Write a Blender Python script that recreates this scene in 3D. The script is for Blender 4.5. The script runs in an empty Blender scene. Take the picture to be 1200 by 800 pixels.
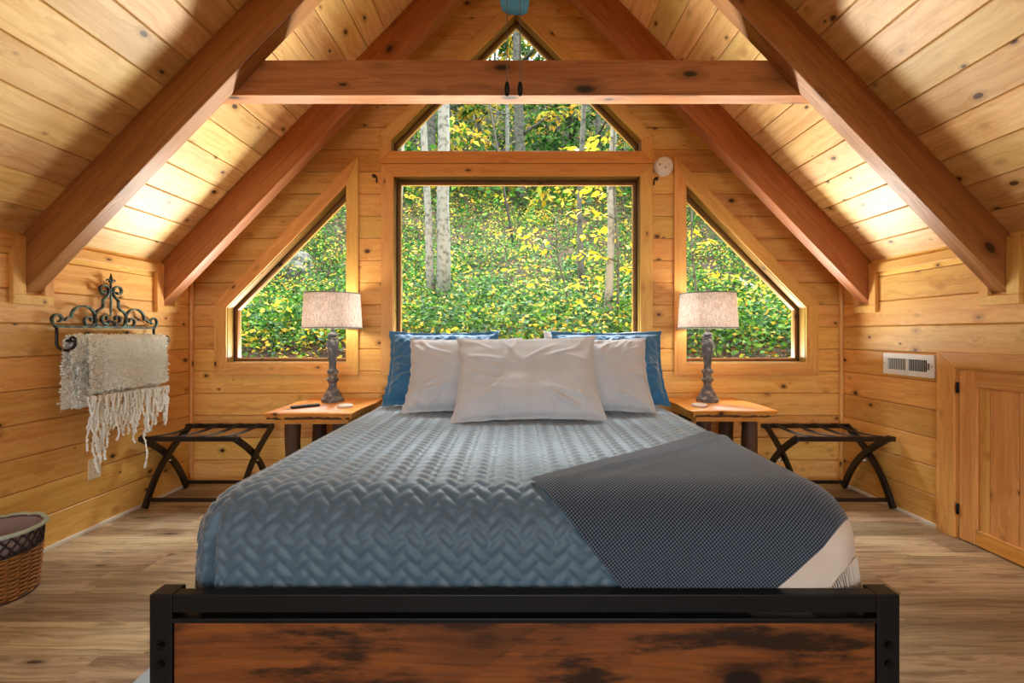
import bpy, math, random
import numpy as np
from mathutils import Vector, Matrix, noise

random.seed(7)
rng = np.random.default_rng(11)
scene = bpy.context.scene
COL = scene.collection
PI = math.pi

# ------------------------------------------------------------------ camera, light, exposure
H = 1.165                      # eye height
F = 525.0                      # focal length in pixels of the 1200 px wide frame
VX, VY = 605.0, 391.0          # vanishing point of the room's depth axis
cam_d = bpy.data.cameras.new('camera')
cam = bpy.data.objects.new('camera', cam_d)
COL.objects.link(cam)
cam.location = (0, 0, H)
cam.rotation_euler = (PI / 2, 0, 0)
cam_d.sensor_width = 36.0
cam_d.lens = F / 1200 * 36
cam_d.shift_x = -(VX - 600) / 1200
cam_d.shift_y = (VY - 400) / 1200
cam_d.clip_start = 0.05
cam_d.clip_end = 300
scene.camera = cam

world = bpy.data.worlds.new('overcast_sky')
scene.world = world
world.use_nodes = True
bg = world.node_tree.nodes['Background']
bg.inputs['Color'].default_value = (0.90, 0.96, 1.0, 1)
bg.inputs['Strength'].default_value = 3.3

# added area lamp, hidden outside below the sills, to uplight ceiling and rafters
up_d = bpy.data.lights.new('added_uplight', 'AREA')
up_d.shape = 'RECTANGLE'
up_d.size, up_d.size_y = 4.7, 0.5
up_d.energy = 300.0
up_d.color = (1.0, 0.98, 0.91)
up = bpy.data.objects.new('added_uplight', up_d)
COL.objects.link(up)
up.location = (0, 3.92, 0.80)
up.rotation_euler = (PI + 0.75, 0, 0)

# area lamp added out of view, brightening the bed top through the gable windows
sk_d = bpy.data.lights.new('added_sky_fill', 'AREA')
sk_d.shape = 'RECTANGLE'
sk_d.size, sk_d.size_y = 6.0, 2.4
sk_d.energy = 3300.0
sk_d.color = (0.93, 0.97, 1.0)
sk = bpy.data.objects.new('added_sky_fill', sk_d)
COL.objects.link(sk)
sk.location = (0, 9.0, 10.2)
sk.rotation_euler = (Vector((0, 3.5, 2.0)) - Vector(sk.location)).to_track_quat('-Z', 'Y').to_euler()

# very broad, soft sun lamp added to lighten the bed top and foliage
sun_d = bpy.data.lights.new('soft_sun', 'SUN')
sun_d.energy = 2.6
sun_d.angle = math.radians(50)
sun_d.color = (1.0, 0.98, 0.95)
sun = bpy.data.objects.new('soft_sun', sun_d)
COL.objects.link(sun)
sun.location = (0, 8, 12)
sun.rotation_euler = (-math.radians(42), 0, 0)

scene.view_settings.view_transform = 'Standard'
scene.view_settings.look = 'None'
scene.view_settings.gamma = 1.0
scene.view_settings.use_curve_mapping = False
scene.view_settings.exposure = 0.4
scene.cycles.max_bounces = 10
scene.cycles.diffuse_bounces = 6
scene.cycles.sample_clamp_indirect = 6.0
scene.cycles.caustics_reflective = False
scene.cycles.caustics_refractive = False


def S(r, g, b):
    f = lambda c: (c / 255 / 12.92) if c / 255 <= 0.04045 else ((c / 255 + 0.055) / 1.055) ** 2.4
    return (f(r), f(g), f(b), 1.0)


# ------------------------------------------------------------------ materials
M = {}


def new_mat(name, rough=0.5, spec=0.5):
    m = bpy.data.materials.new(name)
    m.use_nodes = True
    nt = m.node_tree
    p = nt.nodes['Principled BSDF']
    p.inputs['Roughness'].default_value = rough
    p.inputs['Specular IOR Level'].default_value = spec
    M[name] = m
    return m, nt, p


def plain(name, col, rough=0.5, metal=0.0, spec=0.5):
    m, nt, p = new_mat(name, rough, spec)
    p.inputs['Metallic'].default_value = metal
    n = nt.nodes.new('ShaderNodeTexNoise')
    n.inputs['Scale'].default_value = 9.0
    n.inputs['Detail'].default_value = 3.0
    tc = nt.nodes.new('ShaderNodeTexCoord')
    nt.links.new(tc.outputs['Object'], n.inputs['Vector'])
    mx = nt.nodes.new('ShaderNodeMix')
    mx.data_type = 'RGBA'
    mx.inputs[6].default_value = tuple(c * 0.85 for c in col[:3]) + (1,)
    mx.inputs[7].default_value = tuple(min(1, c * 1.12) for c in col[:3]) + (1,)
    nt.links.new(n.outputs['Fac'], mx.inputs[0])
    nt.links.new(mx.outputs[2], p.inputs['Base Color'])
    return m


def node(nt, typ, **kw):
    n = nt.nodes.new(typ)
    for k, v in kw.items():
        setattr(n, k, v)
    return n


def mathn(nt, op, a, b=None, c=None, clamp=False):
    n = nt.nodes.new('ShaderNodeMath')
    n.operation = op
    n.use_clamp = clamp
    for i, v in enumerate((a, b, c)):
        if v is None:
            continue
        if isinstance(v, (int, float)):
            n.inputs[i].default_value = v
        else:
            nt.links.new(v, n.inputs[i])
    return n.outputs[0]


def mixc(nt, fac, a, b, blend='MIX'):
    n = nt.nodes.new('ShaderNodeMix')
    n.data_type = 'RGBA'
    n.blend_type = blend
    for i, v in ((0, fac), (6, a), (7, b)):
        if isinstance(v, (int, float)):
            n.inputs[i].default_value = v
        elif isinstance(v, tuple):
            n.inputs[i].default_value = v
        else:
            nt.links.new(v, n.inputs[i])
    return n.outputs[2]


def mrange(nt, val, a, b, c=0.0, d=1.0, smooth=True):
    n = nt.nodes.new('ShaderNodeMapRange')
    n.interpolation_type = 'SMOOTHSTEP' if smooth else 'LINEAR'
    nt.links.new(val, n.inputs[0])
    for i, v in zip((1, 2, 3, 4), (a, b, c, d)):
        n.inputs[i].default_value = v
    return n.outputs[0]


def wood(name, light, dark, knot, rough=0.42, grain=1.0, knots=(6.0, 8.0, 8.0), ksize=0.11, vary=0.16,
         blotch=None, spec=0.4, coat=0.0):
    """sawn timber: the grain runs along local X, every object has its own piece of the log"""
    m, nt, p = new_mat(name, rough, spec)
    if coat:
        p.inputs['Coat Weight'].default_value = coat
        p.inputs['Coat Roughness'].default_value = 0.3
    L = nt.links
    tc = node(nt, 'ShaderNodeTexCoord')
    oi = node(nt, 'ShaderNodeObjectInfo')
    off = node(nt, 'ShaderNodeVectorMath', operation='SCALE')
    off.inputs[0].default_value = (37.7, 23.3, 51.9)
    L.new(oi.outputs['Random'], off.inputs['Scale'])
    pos = node(nt, 'ShaderNodeVectorMath', operation='ADD')
    L.new(tc.outputs['Object'], pos.inputs[0])
    L.new(off.outputs[0], pos.inputs[1])
    # knots
    km = node(nt, 'ShaderNodeVectorMath', operation='MULTIPLY')
    km.inputs[1].default_value = knots
    L.new(pos.outputs[0], km.inputs[0])
    vo = node(nt, 'ShaderNodeTexVoronoi')
    vo.inputs['Scale'].default_value = 1.0
    L.new(km.outputs[0], vo.inputs['Vector'])
    sepc = node(nt, 'ShaderNodeSeparateColor')
    L.new(vo.outputs['Color'], sepc.inputs[0])
    size = mathn(nt, 'MULTIPLY_ADD', sepc.outputs[0], 0.9, 0.25)
    dist = mathn(nt, 'DIVIDE', vo.outputs['Distance'], size)
    core = mrange(nt, dist, ksize * 0.7, ksize * 1.15, 1.0, 0.0)
    ring = mrange(nt, dist, ksize * 1.0, ksize * 2.6, 1.0, 0.0)
    # grain, bending round the knots
    bend = mathn(nt, 'DIVIDE', 0.012, mathn(nt, 'ADD', dist, 0.12))
    bv = node(nt, 'ShaderNodeCombineXYZ')
    L.new(bend, bv.inputs[1])
    L.new(bend, bv.inputs[2])
    p2 = node(nt, 'ShaderNodeVectorMath', operation='ADD')
    L.new(pos.outputs[0], p2.inputs[0])
    L.new(bv.outputs[0], p2.inputs[1])
    gm = node(nt, 'ShaderNodeVectorMath', operation='MULTIPLY')
    gm.inputs[1].default_value = (1.1, 26, 26)
    L.new(p2.outputs[0], gm.inputs[0])
    g1 = node(nt, 'ShaderNodeTexNoise')
    g1.inputs['Scale'].default_value = 1.0
    g1.inputs['Detail'].default_value = 4.0
    g1.inputs['Roughness'].default_value = 0.6
    g1.inputs['Distortion'].default_value = 0.6
    L.new(gm.outputs[0], g1.inputs['Vector'])
    gm2 = node(nt, 'ShaderNodeVectorMath', operation='MULTIPLY')
    gm2.inputs[1].default_value = (2.2, 95, 95)
    L.new(p2.outputs[0], gm2.inputs[0])
    g2 = node(nt, 'ShaderNodeTexNoise')
    g2.inputs['Scale'].default_value = 1.0
    g2.inputs['Detail'].default_value = 2.0
    L.new(gm2.outputs[0], g2.inputs['Vector'])
    gg = mathn(nt, 'ADD', mrange(nt, g1.outputs['Fac'], 0.35, 0.72, 0.0, 0.65 * grain),
               mrange(nt, g2.outputs['Fac'], 0.4, 0.75, 0.0, 0.35 * grain))
    col = mixc(nt, gg, light, dark)
    # tone of the single piece
    vr = mathn(nt, 'MULTIPLY_ADD', oi.outputs['Random'], 2 * vary, 1.0 - vary)
    hs = node(nt, 'ShaderNodeHueSaturation')
    L.new(col, hs.inputs['Color'])
    L.new(vr, hs.inputs['Value'])
    rnd2 = mathn(nt, 'FRACT', mathn(nt, 'MULTIPLY', oi.outputs['Random'], 17.31))
    L.new(mathn(nt, 'MULTIPLY_ADD', rnd2, 0.02, 0.49), hs.inputs['Hue'])
    col = hs.outputs['Color']
    if blotch:
        bn = node(nt, 'ShaderNodeTexNoise')
        bm = node(nt, 'ShaderNodeVectorMath', operation='MULTIPLY')
        bm.inputs[1].default_value = blotch[1]
        L.new(pos.outputs[0], bm.inputs[0])
        L.new(bm.outputs[0], bn.inputs['Vector'])
        bn.inputs['Scale'].default_value = 1.0
        bn.inputs['Detail'].default_value = 5.0
        bn.inputs['Roughness'].default_value = 0.65
        col = mixc(nt, mrange(nt, bn.outputs['Fac'], blotch[2], blotch[3], 0.0, blotch[4]), col, blotch[0])
    halo = tuple(knot[i] * 0.35 + dark[i] * 0.65 for i in range(3)) + (1,)
    col = mixc(nt, mathn(nt, 'MULTIPLY', ring, 0.55), col, halo)
    col = mixc(nt, mathn(nt, 'MULTIPLY', core, 0.92), col, knot)
    L.new(col, p.inputs['Base Color'])
    bp = node(nt, 'ShaderNodeBump')
    bp.inputs['Strength'].default_value = 0.12
    bp.inputs['Distance'].default_value = 0.004
    L.new(gg, bp.inputs['Height'])
    L.new(bp.outputs[0], p.inputs['Normal'])
    return m


KN = S(62, 30, 12)
wood('wall_pine', S(235, 188, 108), S(208, 144, 68), KN, vary=0.12, knots=(6.5, 9, 9), ksize=0.135)
wood('ceiling_pine', S(238, 200, 136), S(208, 156, 90), KN, vary=0.12, rough=0.4, knots=(6.0, 9, 9), ksize=0.13)
wood('trim_pine', S(232, 182, 104), S(210, 148, 74), KN, vary=0.06, knots=(4, 9, 9), ksize=0.09)
wood('rafter_pine', S(174, 116, 66), S(134, 82, 42), S(44, 22, 12), vary=0.05, rough=0.38, knots=(2.6, 4.5, 4.5), ksize=0.10)
wood('tie_pine', S(192, 134, 74), S(146, 90, 44), S(36, 18, 10), vary=0.02, rough=0.4, knots=(3.0, 7.5, 7.5), ksize=0.2)
wood('door_pine', S(230, 176, 104), S(200, 136, 68), KN, vary=0.08, knots=(5, 8, 8))
wood('slab_pine', S(238, 168, 78), S(214, 132, 46), S(80, 36, 12), vary=0.05, rough=0.34, coat=0.15)
wood('bark', S(100, 66, 48), S(48, 30, 22), S(26, 14, 10), vary=0.05, rough=0.6, knots=(5, 12, 12), ksize=0.18)
wood('jamb_pine', S(164, 124, 54), S(126, 92, 34), S(50, 30, 10), vary=0.06, rough=0.4)
wood('sash_pine', S(146, 98, 46), S(110, 70, 30), S(40, 24, 10), vary=0.06, rough=0.4)
wood('floor_oak', S(190, 168, 134), S(126, 103, 77), S(56, 42, 32), vary=0.26, grain=1.3, rough=0.42, knots=(3.0, 11, 11), ksize=0.14,
     blotch=(S(112, 92, 74), (1.0, 9.0, 9.0), 0.5, 0.8, 0.7))
wood('rustic_panel', S(146, 88, 38), S(84, 46, 20), S(20, 12, 8), vary=0.02, rough=0.4, knots=(2.2, 4.5, 4.5), ksize=0.22,
     blotch=(S(34, 20, 12), (3.2, 13.0, 13.0), 0.44, 0.62, 0.95))
wood('rail_yellow_pine', S(236, 172, 84), S(210, 136, 56), S(60, 30, 14), vary=0.03, knots=(6, 10, 10), ksize=0.22)

plain('black_metal', S(13, 13, 15), 0.45, 0.0, 0.3)
plain('bolt_black', S(12, 12, 13), 0.3, 0.6)
plain('white_plastic', S(240, 244, 250), 0.4)
plain('grey_plastic', S(120, 122, 124), 0.5)
plain('white_trim', S(232, 226, 214), 0.5)
plain('outlet_plastic', S(228, 216, 190), 0.35)
plain('dark_slot', S(18, 20, 22), 0.7)
plain('vent_white', S(242, 246, 250), 0.35)
plain('vent_louver', S(196, 208, 212), 0.4)
plain('mattress_fabric', S(215, 214, 210), 0.9)
plain('white_cotton', S(238, 240, 242), 0.85)
plain('taupe_cotton', S(208, 212, 217), 0.85)
plain('cream_weave', S(226, 212, 196), 0.9)
plain('rug_fabric', S(176, 190, 204), 0.95)
plain('rack_black', S(24, 17, 15), 0.35)
plain('strap_black', S(16, 17, 20), 0.8)
plain('remote_black', S(44, 46, 50), 0.5)
plain('coaster_white', S(228, 222, 214), 0.6)
plain('hinge_black', S(26, 24, 22), 0.4, 0.6)
plain('hook_black', S(16, 15, 15), 0.4, 0.5)
plain('chrome', S(190, 190, 190), 0.25, 0.9)
plain('fan_teal', S(34, 70, 78), 0.85, 0.0, 0.15)
plain('fan_metal', S(120, 124, 124), 0.35, 0.8)
plain('shade_band', S(132, 142, 132), 0.8)
plain('gasket', S(24, 18, 12), 0.6)
plain('wicker', S(158, 102, 44), 0.55)
plain('wicker_dark', S(74, 38, 18), 0.55)
plain('lattice_dark', S(44, 30, 30), 0.7)
plain('liner_cloth', S(158, 140, 136), 0.9)
plain('liner_hem', S(178, 190, 170), 0.9)
plain('bulb_socket', S(160, 140, 90), 0.35, 0.8)


def mottled(name, a, b, scale, lo, hi, rough, metal=0.0):
    m, nt, p = new_mat(name, rough)
    p.inputs['Metallic'].default_value = metal
    tc = node(nt, 'ShaderNodeTexCoord')
    n = node(nt, 'ShaderNodeTexNoise')
    n.inputs['Scale'].default_value = scale
    n.inputs['Detail'].default_value = 5
    nt.links.new(tc.outputs['Object'], n.inputs['Vector'])
    nt.links.new(mixc(nt, mrange(nt, n.outputs['Fac'], lo, hi), a, b), p.inputs['Base Color'])
    return m


mottled('iron_patina', S(34, 34, 32), S(86, 112, 100), 30, 0.42, 0.62, 0.55, 0.3)
mottled('lamp_grey', S(92, 97, 102), S(176, 172, 168), 28, 0.45, 0.75, 0.6)
mottled('chenille', S(250, 252, 248), S(238, 240, 230), 60, 0.4, 0.7, 0.95)
mottled('pale_bark', S(146, 146, 138), S(84, 86, 76), 14, 0.45, 0.7, 0.9)
mottled('grey_bark', S(96, 96, 86), S(56, 54, 46), 12, 0.4, 0.7, 0.9)
mottled('dark_bark', S(62, 52, 42), S(34, 30, 24), 12, 0.4, 0.7, 0.9)
mottled('forest_soil', S(74, 54, 38), S(40, 32, 22), 5, 0.35, 0.68, 1.0)
mottled('log_grey', S(150, 140, 124), S(84, 76, 64), 9, 0.4, 0.7, 0.9)

# quilt: smooth cotton with a slight sheen
m, nt, p = new_mat('quilt_blue', 0.5, 0.5)
p.inputs['Base Color'].default_value = S(82, 106, 124)
p.inputs['Sheen Weight'].default_value = 0.7
p.inputs['Sheen Roughness'].default_value = 0.4
n = node(nt, 'ShaderNodeTexNoise')
n.inputs['Scale'].default_value = 260
n.inputs['Detail'].default_value = 2
bp = node(nt, 'ShaderNodeBump')
bp.inputs['Strength'].default_value = 0.12
bp.inputs['Distance'].default_value = 0.002
nt.links.new(n.outputs['Fac'], bp.inputs['Height'])
nt.links.new(bp.outputs[0], p.inputs['Normal'])

m, nt, p = new_mat('sham_blue', 0.6, 0.4)
p.inputs['Base Color'].default_value = S(48, 116, 164)
p.inputs['Sheen Weight'].default_value = 0.5

# woven throw: tiny light diamonds on navy
m, nt, p = new_mat('throw_navy', 0.85, 0.2)
p.inputs['Sheen Weight'].default_value = 0.25
uv = node(nt, 'ShaderNodeUVMap')
sp = node(nt, 'ShaderNodeSeparateXYZ')
nt.links.new(uv.outputs[0], sp.inputs[0])
k = 2 * PI / 0.011
sx = mathn(nt, 'SINE', mathn(nt, 'MULTIPLY', mathn(nt, 'ADD', sp.outputs[0], sp.outputs[1]), k * 0.75))
sy = mathn(nt, 'SINE', mathn(nt, 'MULTIPLY', mathn(nt, 'SUBTRACT', sp.outputs[0], sp.outputs[1]), k * 0.75))
d = mathn(nt, 'MULTIPLY', sx, sy)
nt.links.new(mixc(nt, mrange(nt, d, -0.25, 0.35), S(18, 26, 44), S(102, 116, 130)), p.inputs['Base Color'])
bp = node(nt, 'ShaderNodeBump')
bp.inputs['Strength'].default_value = 0.4
bp.inputs['Distance'].default_value = 0.002
nt.links.new(d, bp.inputs['Height'])
nt.links.new(bp.outputs[0], p.inputs['Normal'])

# linen shade: lets the bulb's light through
m, nt, p = new_mat('linen_shade', 0.9, 0.1)
tc = node(nt, 'ShaderNodeTexCoord')
w1 = node(nt, 'ShaderNodeTexNoise')
mp = node(nt, 'ShaderNodeMapping')
mp.inputs['Scale'].default_value = (60, 60, 420)
nt.links.new(tc.outputs['Object'], mp.inputs['Vector'])
nt.links.new(mp.outputs[0], w1.inputs['Vector'])
w1.inputs['Scale'].default_value = 1
mp2 = node(nt, 'ShaderNodeMapping')
mp2.inputs['Scale'].default_value = (320, 320, 14)
w2 = node(nt, 'ShaderNodeTexNoise')
w2.inputs['Scale'].default_value = 1
nt.links.new(tc.outputs['Object'], mp2.inputs['Vector'])
nt.links.new(mp2.outputs[0], w2.inputs['Vector'])
f = mathn(nt, 'MULTIPLY', mathn(nt, 'ADD', w1.outputs['Fac'], w2.outputs['Fac']), 0.5)
cshade = mixc(nt, mrange(nt, f, 0.36, 0.62), S(186, 174, 168), S(246, 240, 236))
nt.links.new(cshade, p.inputs['Base Color'])
tr = node(nt, 'ShaderNodeBsdfTranslucent')
nt.links.new(cshade, tr.inputs['Color'])
mxs = node(nt, 'ShaderNodeMixShader')
mxs.inputs[0].default_value = 0.45
out = nt.nodes['Material Output']
nt.links.new(p.outputs[0], mxs.inputs[1])
nt.links.new(tr.outputs[0], mxs.inputs[2])
nt.links.new(mxs.outputs[0], out.inputs['Surface'])

# bulb glass
m, nt, p = new_mat('bulb_glow')
p.inputs['Base Color'].default_value = (1, 0.9, 0.75, 1)
p.inputs['Emission Color'].default_value = (1, 0.80, 0.58, 1)
p.inputs['Emission Strength'].default_value = 40.0

# window glass
m, nt, p = new_mat('window_glass')
nt.nodes.remove(p)
tp = node(nt, 'ShaderNodeBsdfTransparent')
tp.inputs[0].default_value = (0.97, 0.985, 0.975, 1)
gl = node(nt, 'ShaderNodeBsdfGlossy')
gl.inputs['Roughness'].default_value = 0.02
fr = node(nt, 'ShaderNodeFresnel')
fr.inputs[0].default_value = 1.12
mxs = node(nt, 'ShaderNodeMixShader')
nt.links.new(fr.outputs[0], mxs.inputs[0])
nt.links.new(tp.outputs[0], mxs.inputs[1])
nt.links.new(gl.outputs[0], mxs.inputs[2])
nt.links.new(mxs.outputs[0], nt.nodes['Material Output'].inputs['Surface'])


def leaf_mat(name, attr=True, ramp=None):
    m, nt, p = new_mat(name, 0.5, 0.3)
    if attr:
        a = node(nt, 'ShaderNodeAttribute')
        a.attribute_name = 'col'
        c = a.outputs['Color']
    else:
        oi = node(nt, 'ShaderNodeObjectInfo')
        cr = node(nt, 'ShaderNodeValToRGB')
        el = cr.color_ramp.elements
        el[0].color, el[1].color = ramp[0], ramp[-1]
        for i, cc in enumerate(ramp[1:-1]):
            e = el.new((i + 1) / (len(ramp) - 1))
            e.color = cc
        nt.links.new(oi.outputs['Random'], cr.inputs[0])
        c = cr.outputs['Color']
    nt.links.new(c, p.inputs['Base Color'])
    t = node(nt, 'ShaderNodeBsdfTranslucent')
    nt.links.new(c, t.inputs['Color'])
    mx = node(nt, 'ShaderNodeMixShader')
    mx.inputs[0].default_value = 0.4
    nt.links.new(p.outputs[0], mx.inputs[1])
    nt.links.new(t.outputs[0], mx.inputs[2])
    nt.links.new(mx.outputs[0], nt.nodes['Material Output'].inputs['Surface'])
    return m


leaf_mat('leaf_cloud')
leaf_mat('yellow_leaf', False, [S(230, 190, 40), S(250, 214, 60), S(206, 206, 56), S(240, 170, 40), S(176, 196, 60)])


# ------------------------------------------------------------------ mesh helpers
def origin(o):
    v = Vector((0, 0, 0))
    while o is not None:
        v = v + o.location
        o = o.parent
    return v


class MB:
    """collects shapes in world coordinates; build() links them as one mesh object"""

    def __init__(self):
        self.v, self.f = [], []

    def box(self, x0, x1, y0, y1, z0, z1):
        n = len(self.v)
        self.v += [(x, y, z) for z in (z0, z1) for y in (y0, y1) for x in (x0, x1)]
        for q in ((0, 2, 3, 1), (4, 5, 7, 6), (0, 1, 5, 4), (2, 6, 7, 3), (0, 4, 6, 2), (1, 3, 7, 5)):
            self.f.append(tuple(n + i for i in q))
        return self

    def prism(self, poly_a, poly_b):
        n, k = len(self.v), len(poly_a)
        self.v += list(poly_a) + list(poly_b)
        self.f.append(tuple(range(n + k - 1, n - 1, -1)))
        self.f.append(tuple(range(n + k, n + 2 * k)))
        for i in range(k):
            j = (i + 1) % k
            self.f.append((n + i, n + j, n + k + j, n + k + i))
        return self

    def tube(self, pts, rad, seg=8, cap=True, closed=False):
        pts = [Vector(p) for p in pts]
        if not hasattr(rad, '__len__'):
            rad = [rad] * len(pts)
        n0 = len(self.v)
        prev = None
        m = len(pts)
        for i, p in enumerate(pts):
            if closed:
                t = (pts[(i + 1) % m] - pts[i - 1])
            else:
                t = (pts[min(i + 1, m - 1)] - pts[max(i - 1, 0)])
            t = t.normalized() if t.length > 1e-9 else Vector((0, 0, 1))
            if prev is None:
                ref = Vector((0, 0, 1)) if abs(t.z) < 0.9 else Vector((1, 0, 0))
                u = t.cross(ref).normalized()
            else:
                u = (prev - t * prev.dot(t))
                u = u.normalized() if u.length > 1e-9 else t.orthogonal().normalized()
            prev = u
            w = t.cross(u)
            for s in range(seg):
                a = 2 * PI * s / seg
                self.v.append(tuple(p + (u * math.cos(a) + w * math.sin(a)) * rad[i]))
        rng_i = range(m if closed else m - 1)
        for i in rng_i:
            a0, b0 = n0 + i * seg, n0 + ((i + 1) % m) * seg
            for s in range(seg):
                s2 = (s + 1) % seg
                self.f.append((a0 + s, a0 + s2, b0 + s2, b0 + s))
        if cap and not closed:
            self.f.append(tuple(n0 + s for s in range(seg - 1, -1, -1)))
            e = n0 + (m - 1) * seg
            self.f.append(tuple(e + s for s in range(seg)))
        return self

    def strip(self, pts, wdir, w, h):
        """bar of rectangular section swept along pts; wdir is the constant direction of its width w"""
        pts = [Vector(p) for p in pts]
        wd = Vector(wdir).normalized()
        n0, m = len(self.v), len(pts)
        for i, p in enumerate(pts):
            t = (pts[min(i + 1, m - 1)] - pts[max(i - 1, 0)]).normalized()
            nn = t.cross(wd).normalized()
            for a, b in ((-1, -1), (1, -1), (1, 1), (-1, 1)):
                self.v.append(tuple(p + wd * (a * w / 2) + nn * (b * h / 2)))
        for i in range(m - 1):
            a0, b0 = n0 + 4 * i, n0 + 4 * i + 4
            for s in range(4):
                s2 = (s + 1) % 4
                self.f.append((a0 + s, a0 + s2, b0 + s2, b0 + s))
        self.f.append((n0 + 3, n0 + 2, n0 + 1, n0))
        e = n0 + 4 * (m - 1)
        self.f.append((e, e + 1, e + 2, e + 3))
        return self

    def lathe(self, c, prof, seg=24, facet=None):
        n0 = len(self.v)
        for r, z in prof:
            for s in range(seg):
                a = 2 * PI * (s + 0.5) / seg
                self.v.append((c[0] + r * math.cos(a), c[1] + r * math.sin(a), c[2] + z))
        for i in range(len(prof) - 1):
            a0, b0 = n0 + i * seg, n0 + (i + 1) * seg
            for s in range(seg):
                s2 = (s + 1) % seg
                self.f.append((a0 + s, a0 + s2, b0 + s2, b0 + s))
        self.f.append(tuple(n0 + s for s in range(seg - 1, -1, -1)))
        e = n0 + (len(prof) - 1) * seg
        self.f.append(tuple(e + s for s in range(seg)))
        return self

    def build(self, name, mat, parent=None, smooth=False, bevel=0.0, flip=False):
        me = bpy.data.meshes.new(name)
        o0 = origin(parent)
        me.from_pydata([(x - o0.x, y - o0.y, z - o0.z) for x, y, z in self.v], [], self.f)
        me.validate()
        import bmesh
        bm = bmesh.new()
        bm.from_mesh(me)
        bmesh.ops.recalc_face_normals(bm, faces=bm.faces)
        bm.to_mesh(me)
        bm.free()
        if smooth:
            me.shade_smooth()
        me.materials.append(M[mat])
        o = bpy.data.objects.new(name, me)
        COL.objects.link(o)
        o.parent = parent
        if bevel:
            b = o.modifiers.new('bevel', 'BEVEL')
            b.width = bevel
            b.segments = 2
            b.limit_method = 'ANGLE'
        return o


def tag(o, label=None, cat=None, group=None, kind=None):
    if label:
        o['label'] = label
    if cat:
        o['category'] = cat
    if group:
        o['group'] = group
    if kind:
        o['kind'] = kind
    return o


def thing(name, loc, label, cat, group=None):
    o = bpy.data.objects.new(name, None)
    o.empty_display_size = 0.1
    COL.objects.link(o)
    o.location = loc
    return tag(o, label, cat, group)


def regrain(o, axis):
    """turns the piece's local X (the wood grain) along world Y or Z without moving it"""
    rot = Matrix.Rotation(PI / 2, 4, 'Z') if axis == 'Y' else Matrix.Rotation(-PI / 2, 4, 'Y')
    o.data.transform(rot.inverted())
    o.rotation_euler = rot.to_euler()
    return o


def shade_auto(o, ang=40):
    o.data.shade_smooth()
    o.data.set_sharp_from_angle(angle=math.radians(ang))
    return o


def np_mesh(name, verts, faces, mat, parent=None, smooth=True, cols=None, uvs=None):
    """verts Nx3, faces Mx(3|4) numpy arrays"""
    me = bpy.data.meshes.new(name)
    o0 = origin(parent)
    verts = np.asarray(verts, dtype=np.float32) - np.array(o0[:], dtype=np.float32)
    k = faces.shape[1]
    me.vertices.add(len(verts))
    me.vertices.foreach_set('co', verts.ravel())
    me.loops.add(faces.size)
    me.loops.foreach_set('vertex_index', faces.astype(np.int32).ravel())
    me.polygons.add(len(faces))
    me.polygons.foreach_set('loop_start', np.arange(0, faces.size, k, dtype=np.int32))
    me.update(calc_edges=True)
    if cols is not None:
        at = me.attributes.new('col', 'FLOAT_COLOR', 'POINT')
        c4 = np.ones((len(verts), 4), dtype=np.float32)
        c4[:, :3] = cols
        at.data.foreach_set('color', c4.ravel())
    if uvs is not None:
        ul = me.uv_layers.new(name='UVMap')
        ul.data.foreach_set('uv', np.asarray(uvs, dtype=np.float32)[faces.ravel()].ravel())
    if smooth:
        me.shade_smooth()
    me.materials.append(M[mat])
    o = bpy.data.objects.new(name, me)
    COL.objects.link(o)
    o.parent = parent
    return o


def grid_faces(nu, nv):
    i, j = np.meshgrid(np.arange(nu - 1), np.arange(nv - 1), indexing='ij')
    a = (i * nv + j).ravel()
    return np.stack([a, a + nv, a + nv + 1, a + 1], axis=1)


# a sawn board in local axes: length X, width Y, face at Z=0 (facing +Z), thickness below, chamfered long edges
def board_mesh(name, length, width, thick, ch=0.005, mat='wall_pine'):
    w = width / 2
    prof = [(-w, -thick), (-w, -ch), (-w + ch, 0), (w - ch, 0), (w, -ch), (w, -thick)]
    v = [(x, a, b) for x in (-length / 2, length / 2) for a, b in prof]
    f = [tuple(range(5, -1, -1)), tuple(range(6, 12))]
    f += [(i, (i + 1) % 6, 6 + (i + 1) % 6, 6 + i) for i in range(6)]
    me = bpy.data.meshes.new(name)
    me.from_pydata(v, [], f)
    import bmesh
    bm = bmesh.new()
    bm.from_mesh(me)
    bmesh.ops.recalc_face_normals(bm, faces=bm.faces)
    bm.to_mesh(me)
    bm.free()
    me.materials.append(M[mat])
    return me


def put_board(name, parent, length, width, thick, center, xdir, ydir, ch=0.005, mat='wall_pine'):
    o = bpy.data.objects.new(name, board_mesh(name, length, width, thick, ch, mat))
    COL.objects.link(o)
    x = Vector(xdir).normalized()
    y = Vector(ydir).normalized()
    z = x.cross(y)
    mt = Matrix((x, y, z)).transposed().to_4x4()
    mt.translation = Vector(center) - origin(parent)
    o.parent = parent
    o.matrix_local = mt
    return o


# ------------------------------------------------------------------ the room
YB = 3.477                # inner face of the window wall
XW = 2.525                # inner face of the knee walls
YF = -4.4                 # the loft is open behind the camera
ROW, ROW0 = 0.172, 0.015  # wall boards
SL = 1.035                # roof pitch (rise over run)
KC = H + 3.128            # ceiling plane: z = KC - SL*|x|
KR = H + 2.826            # underside of the rafters
ZK = KC - SL * XW         # top of the knee wall

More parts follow.
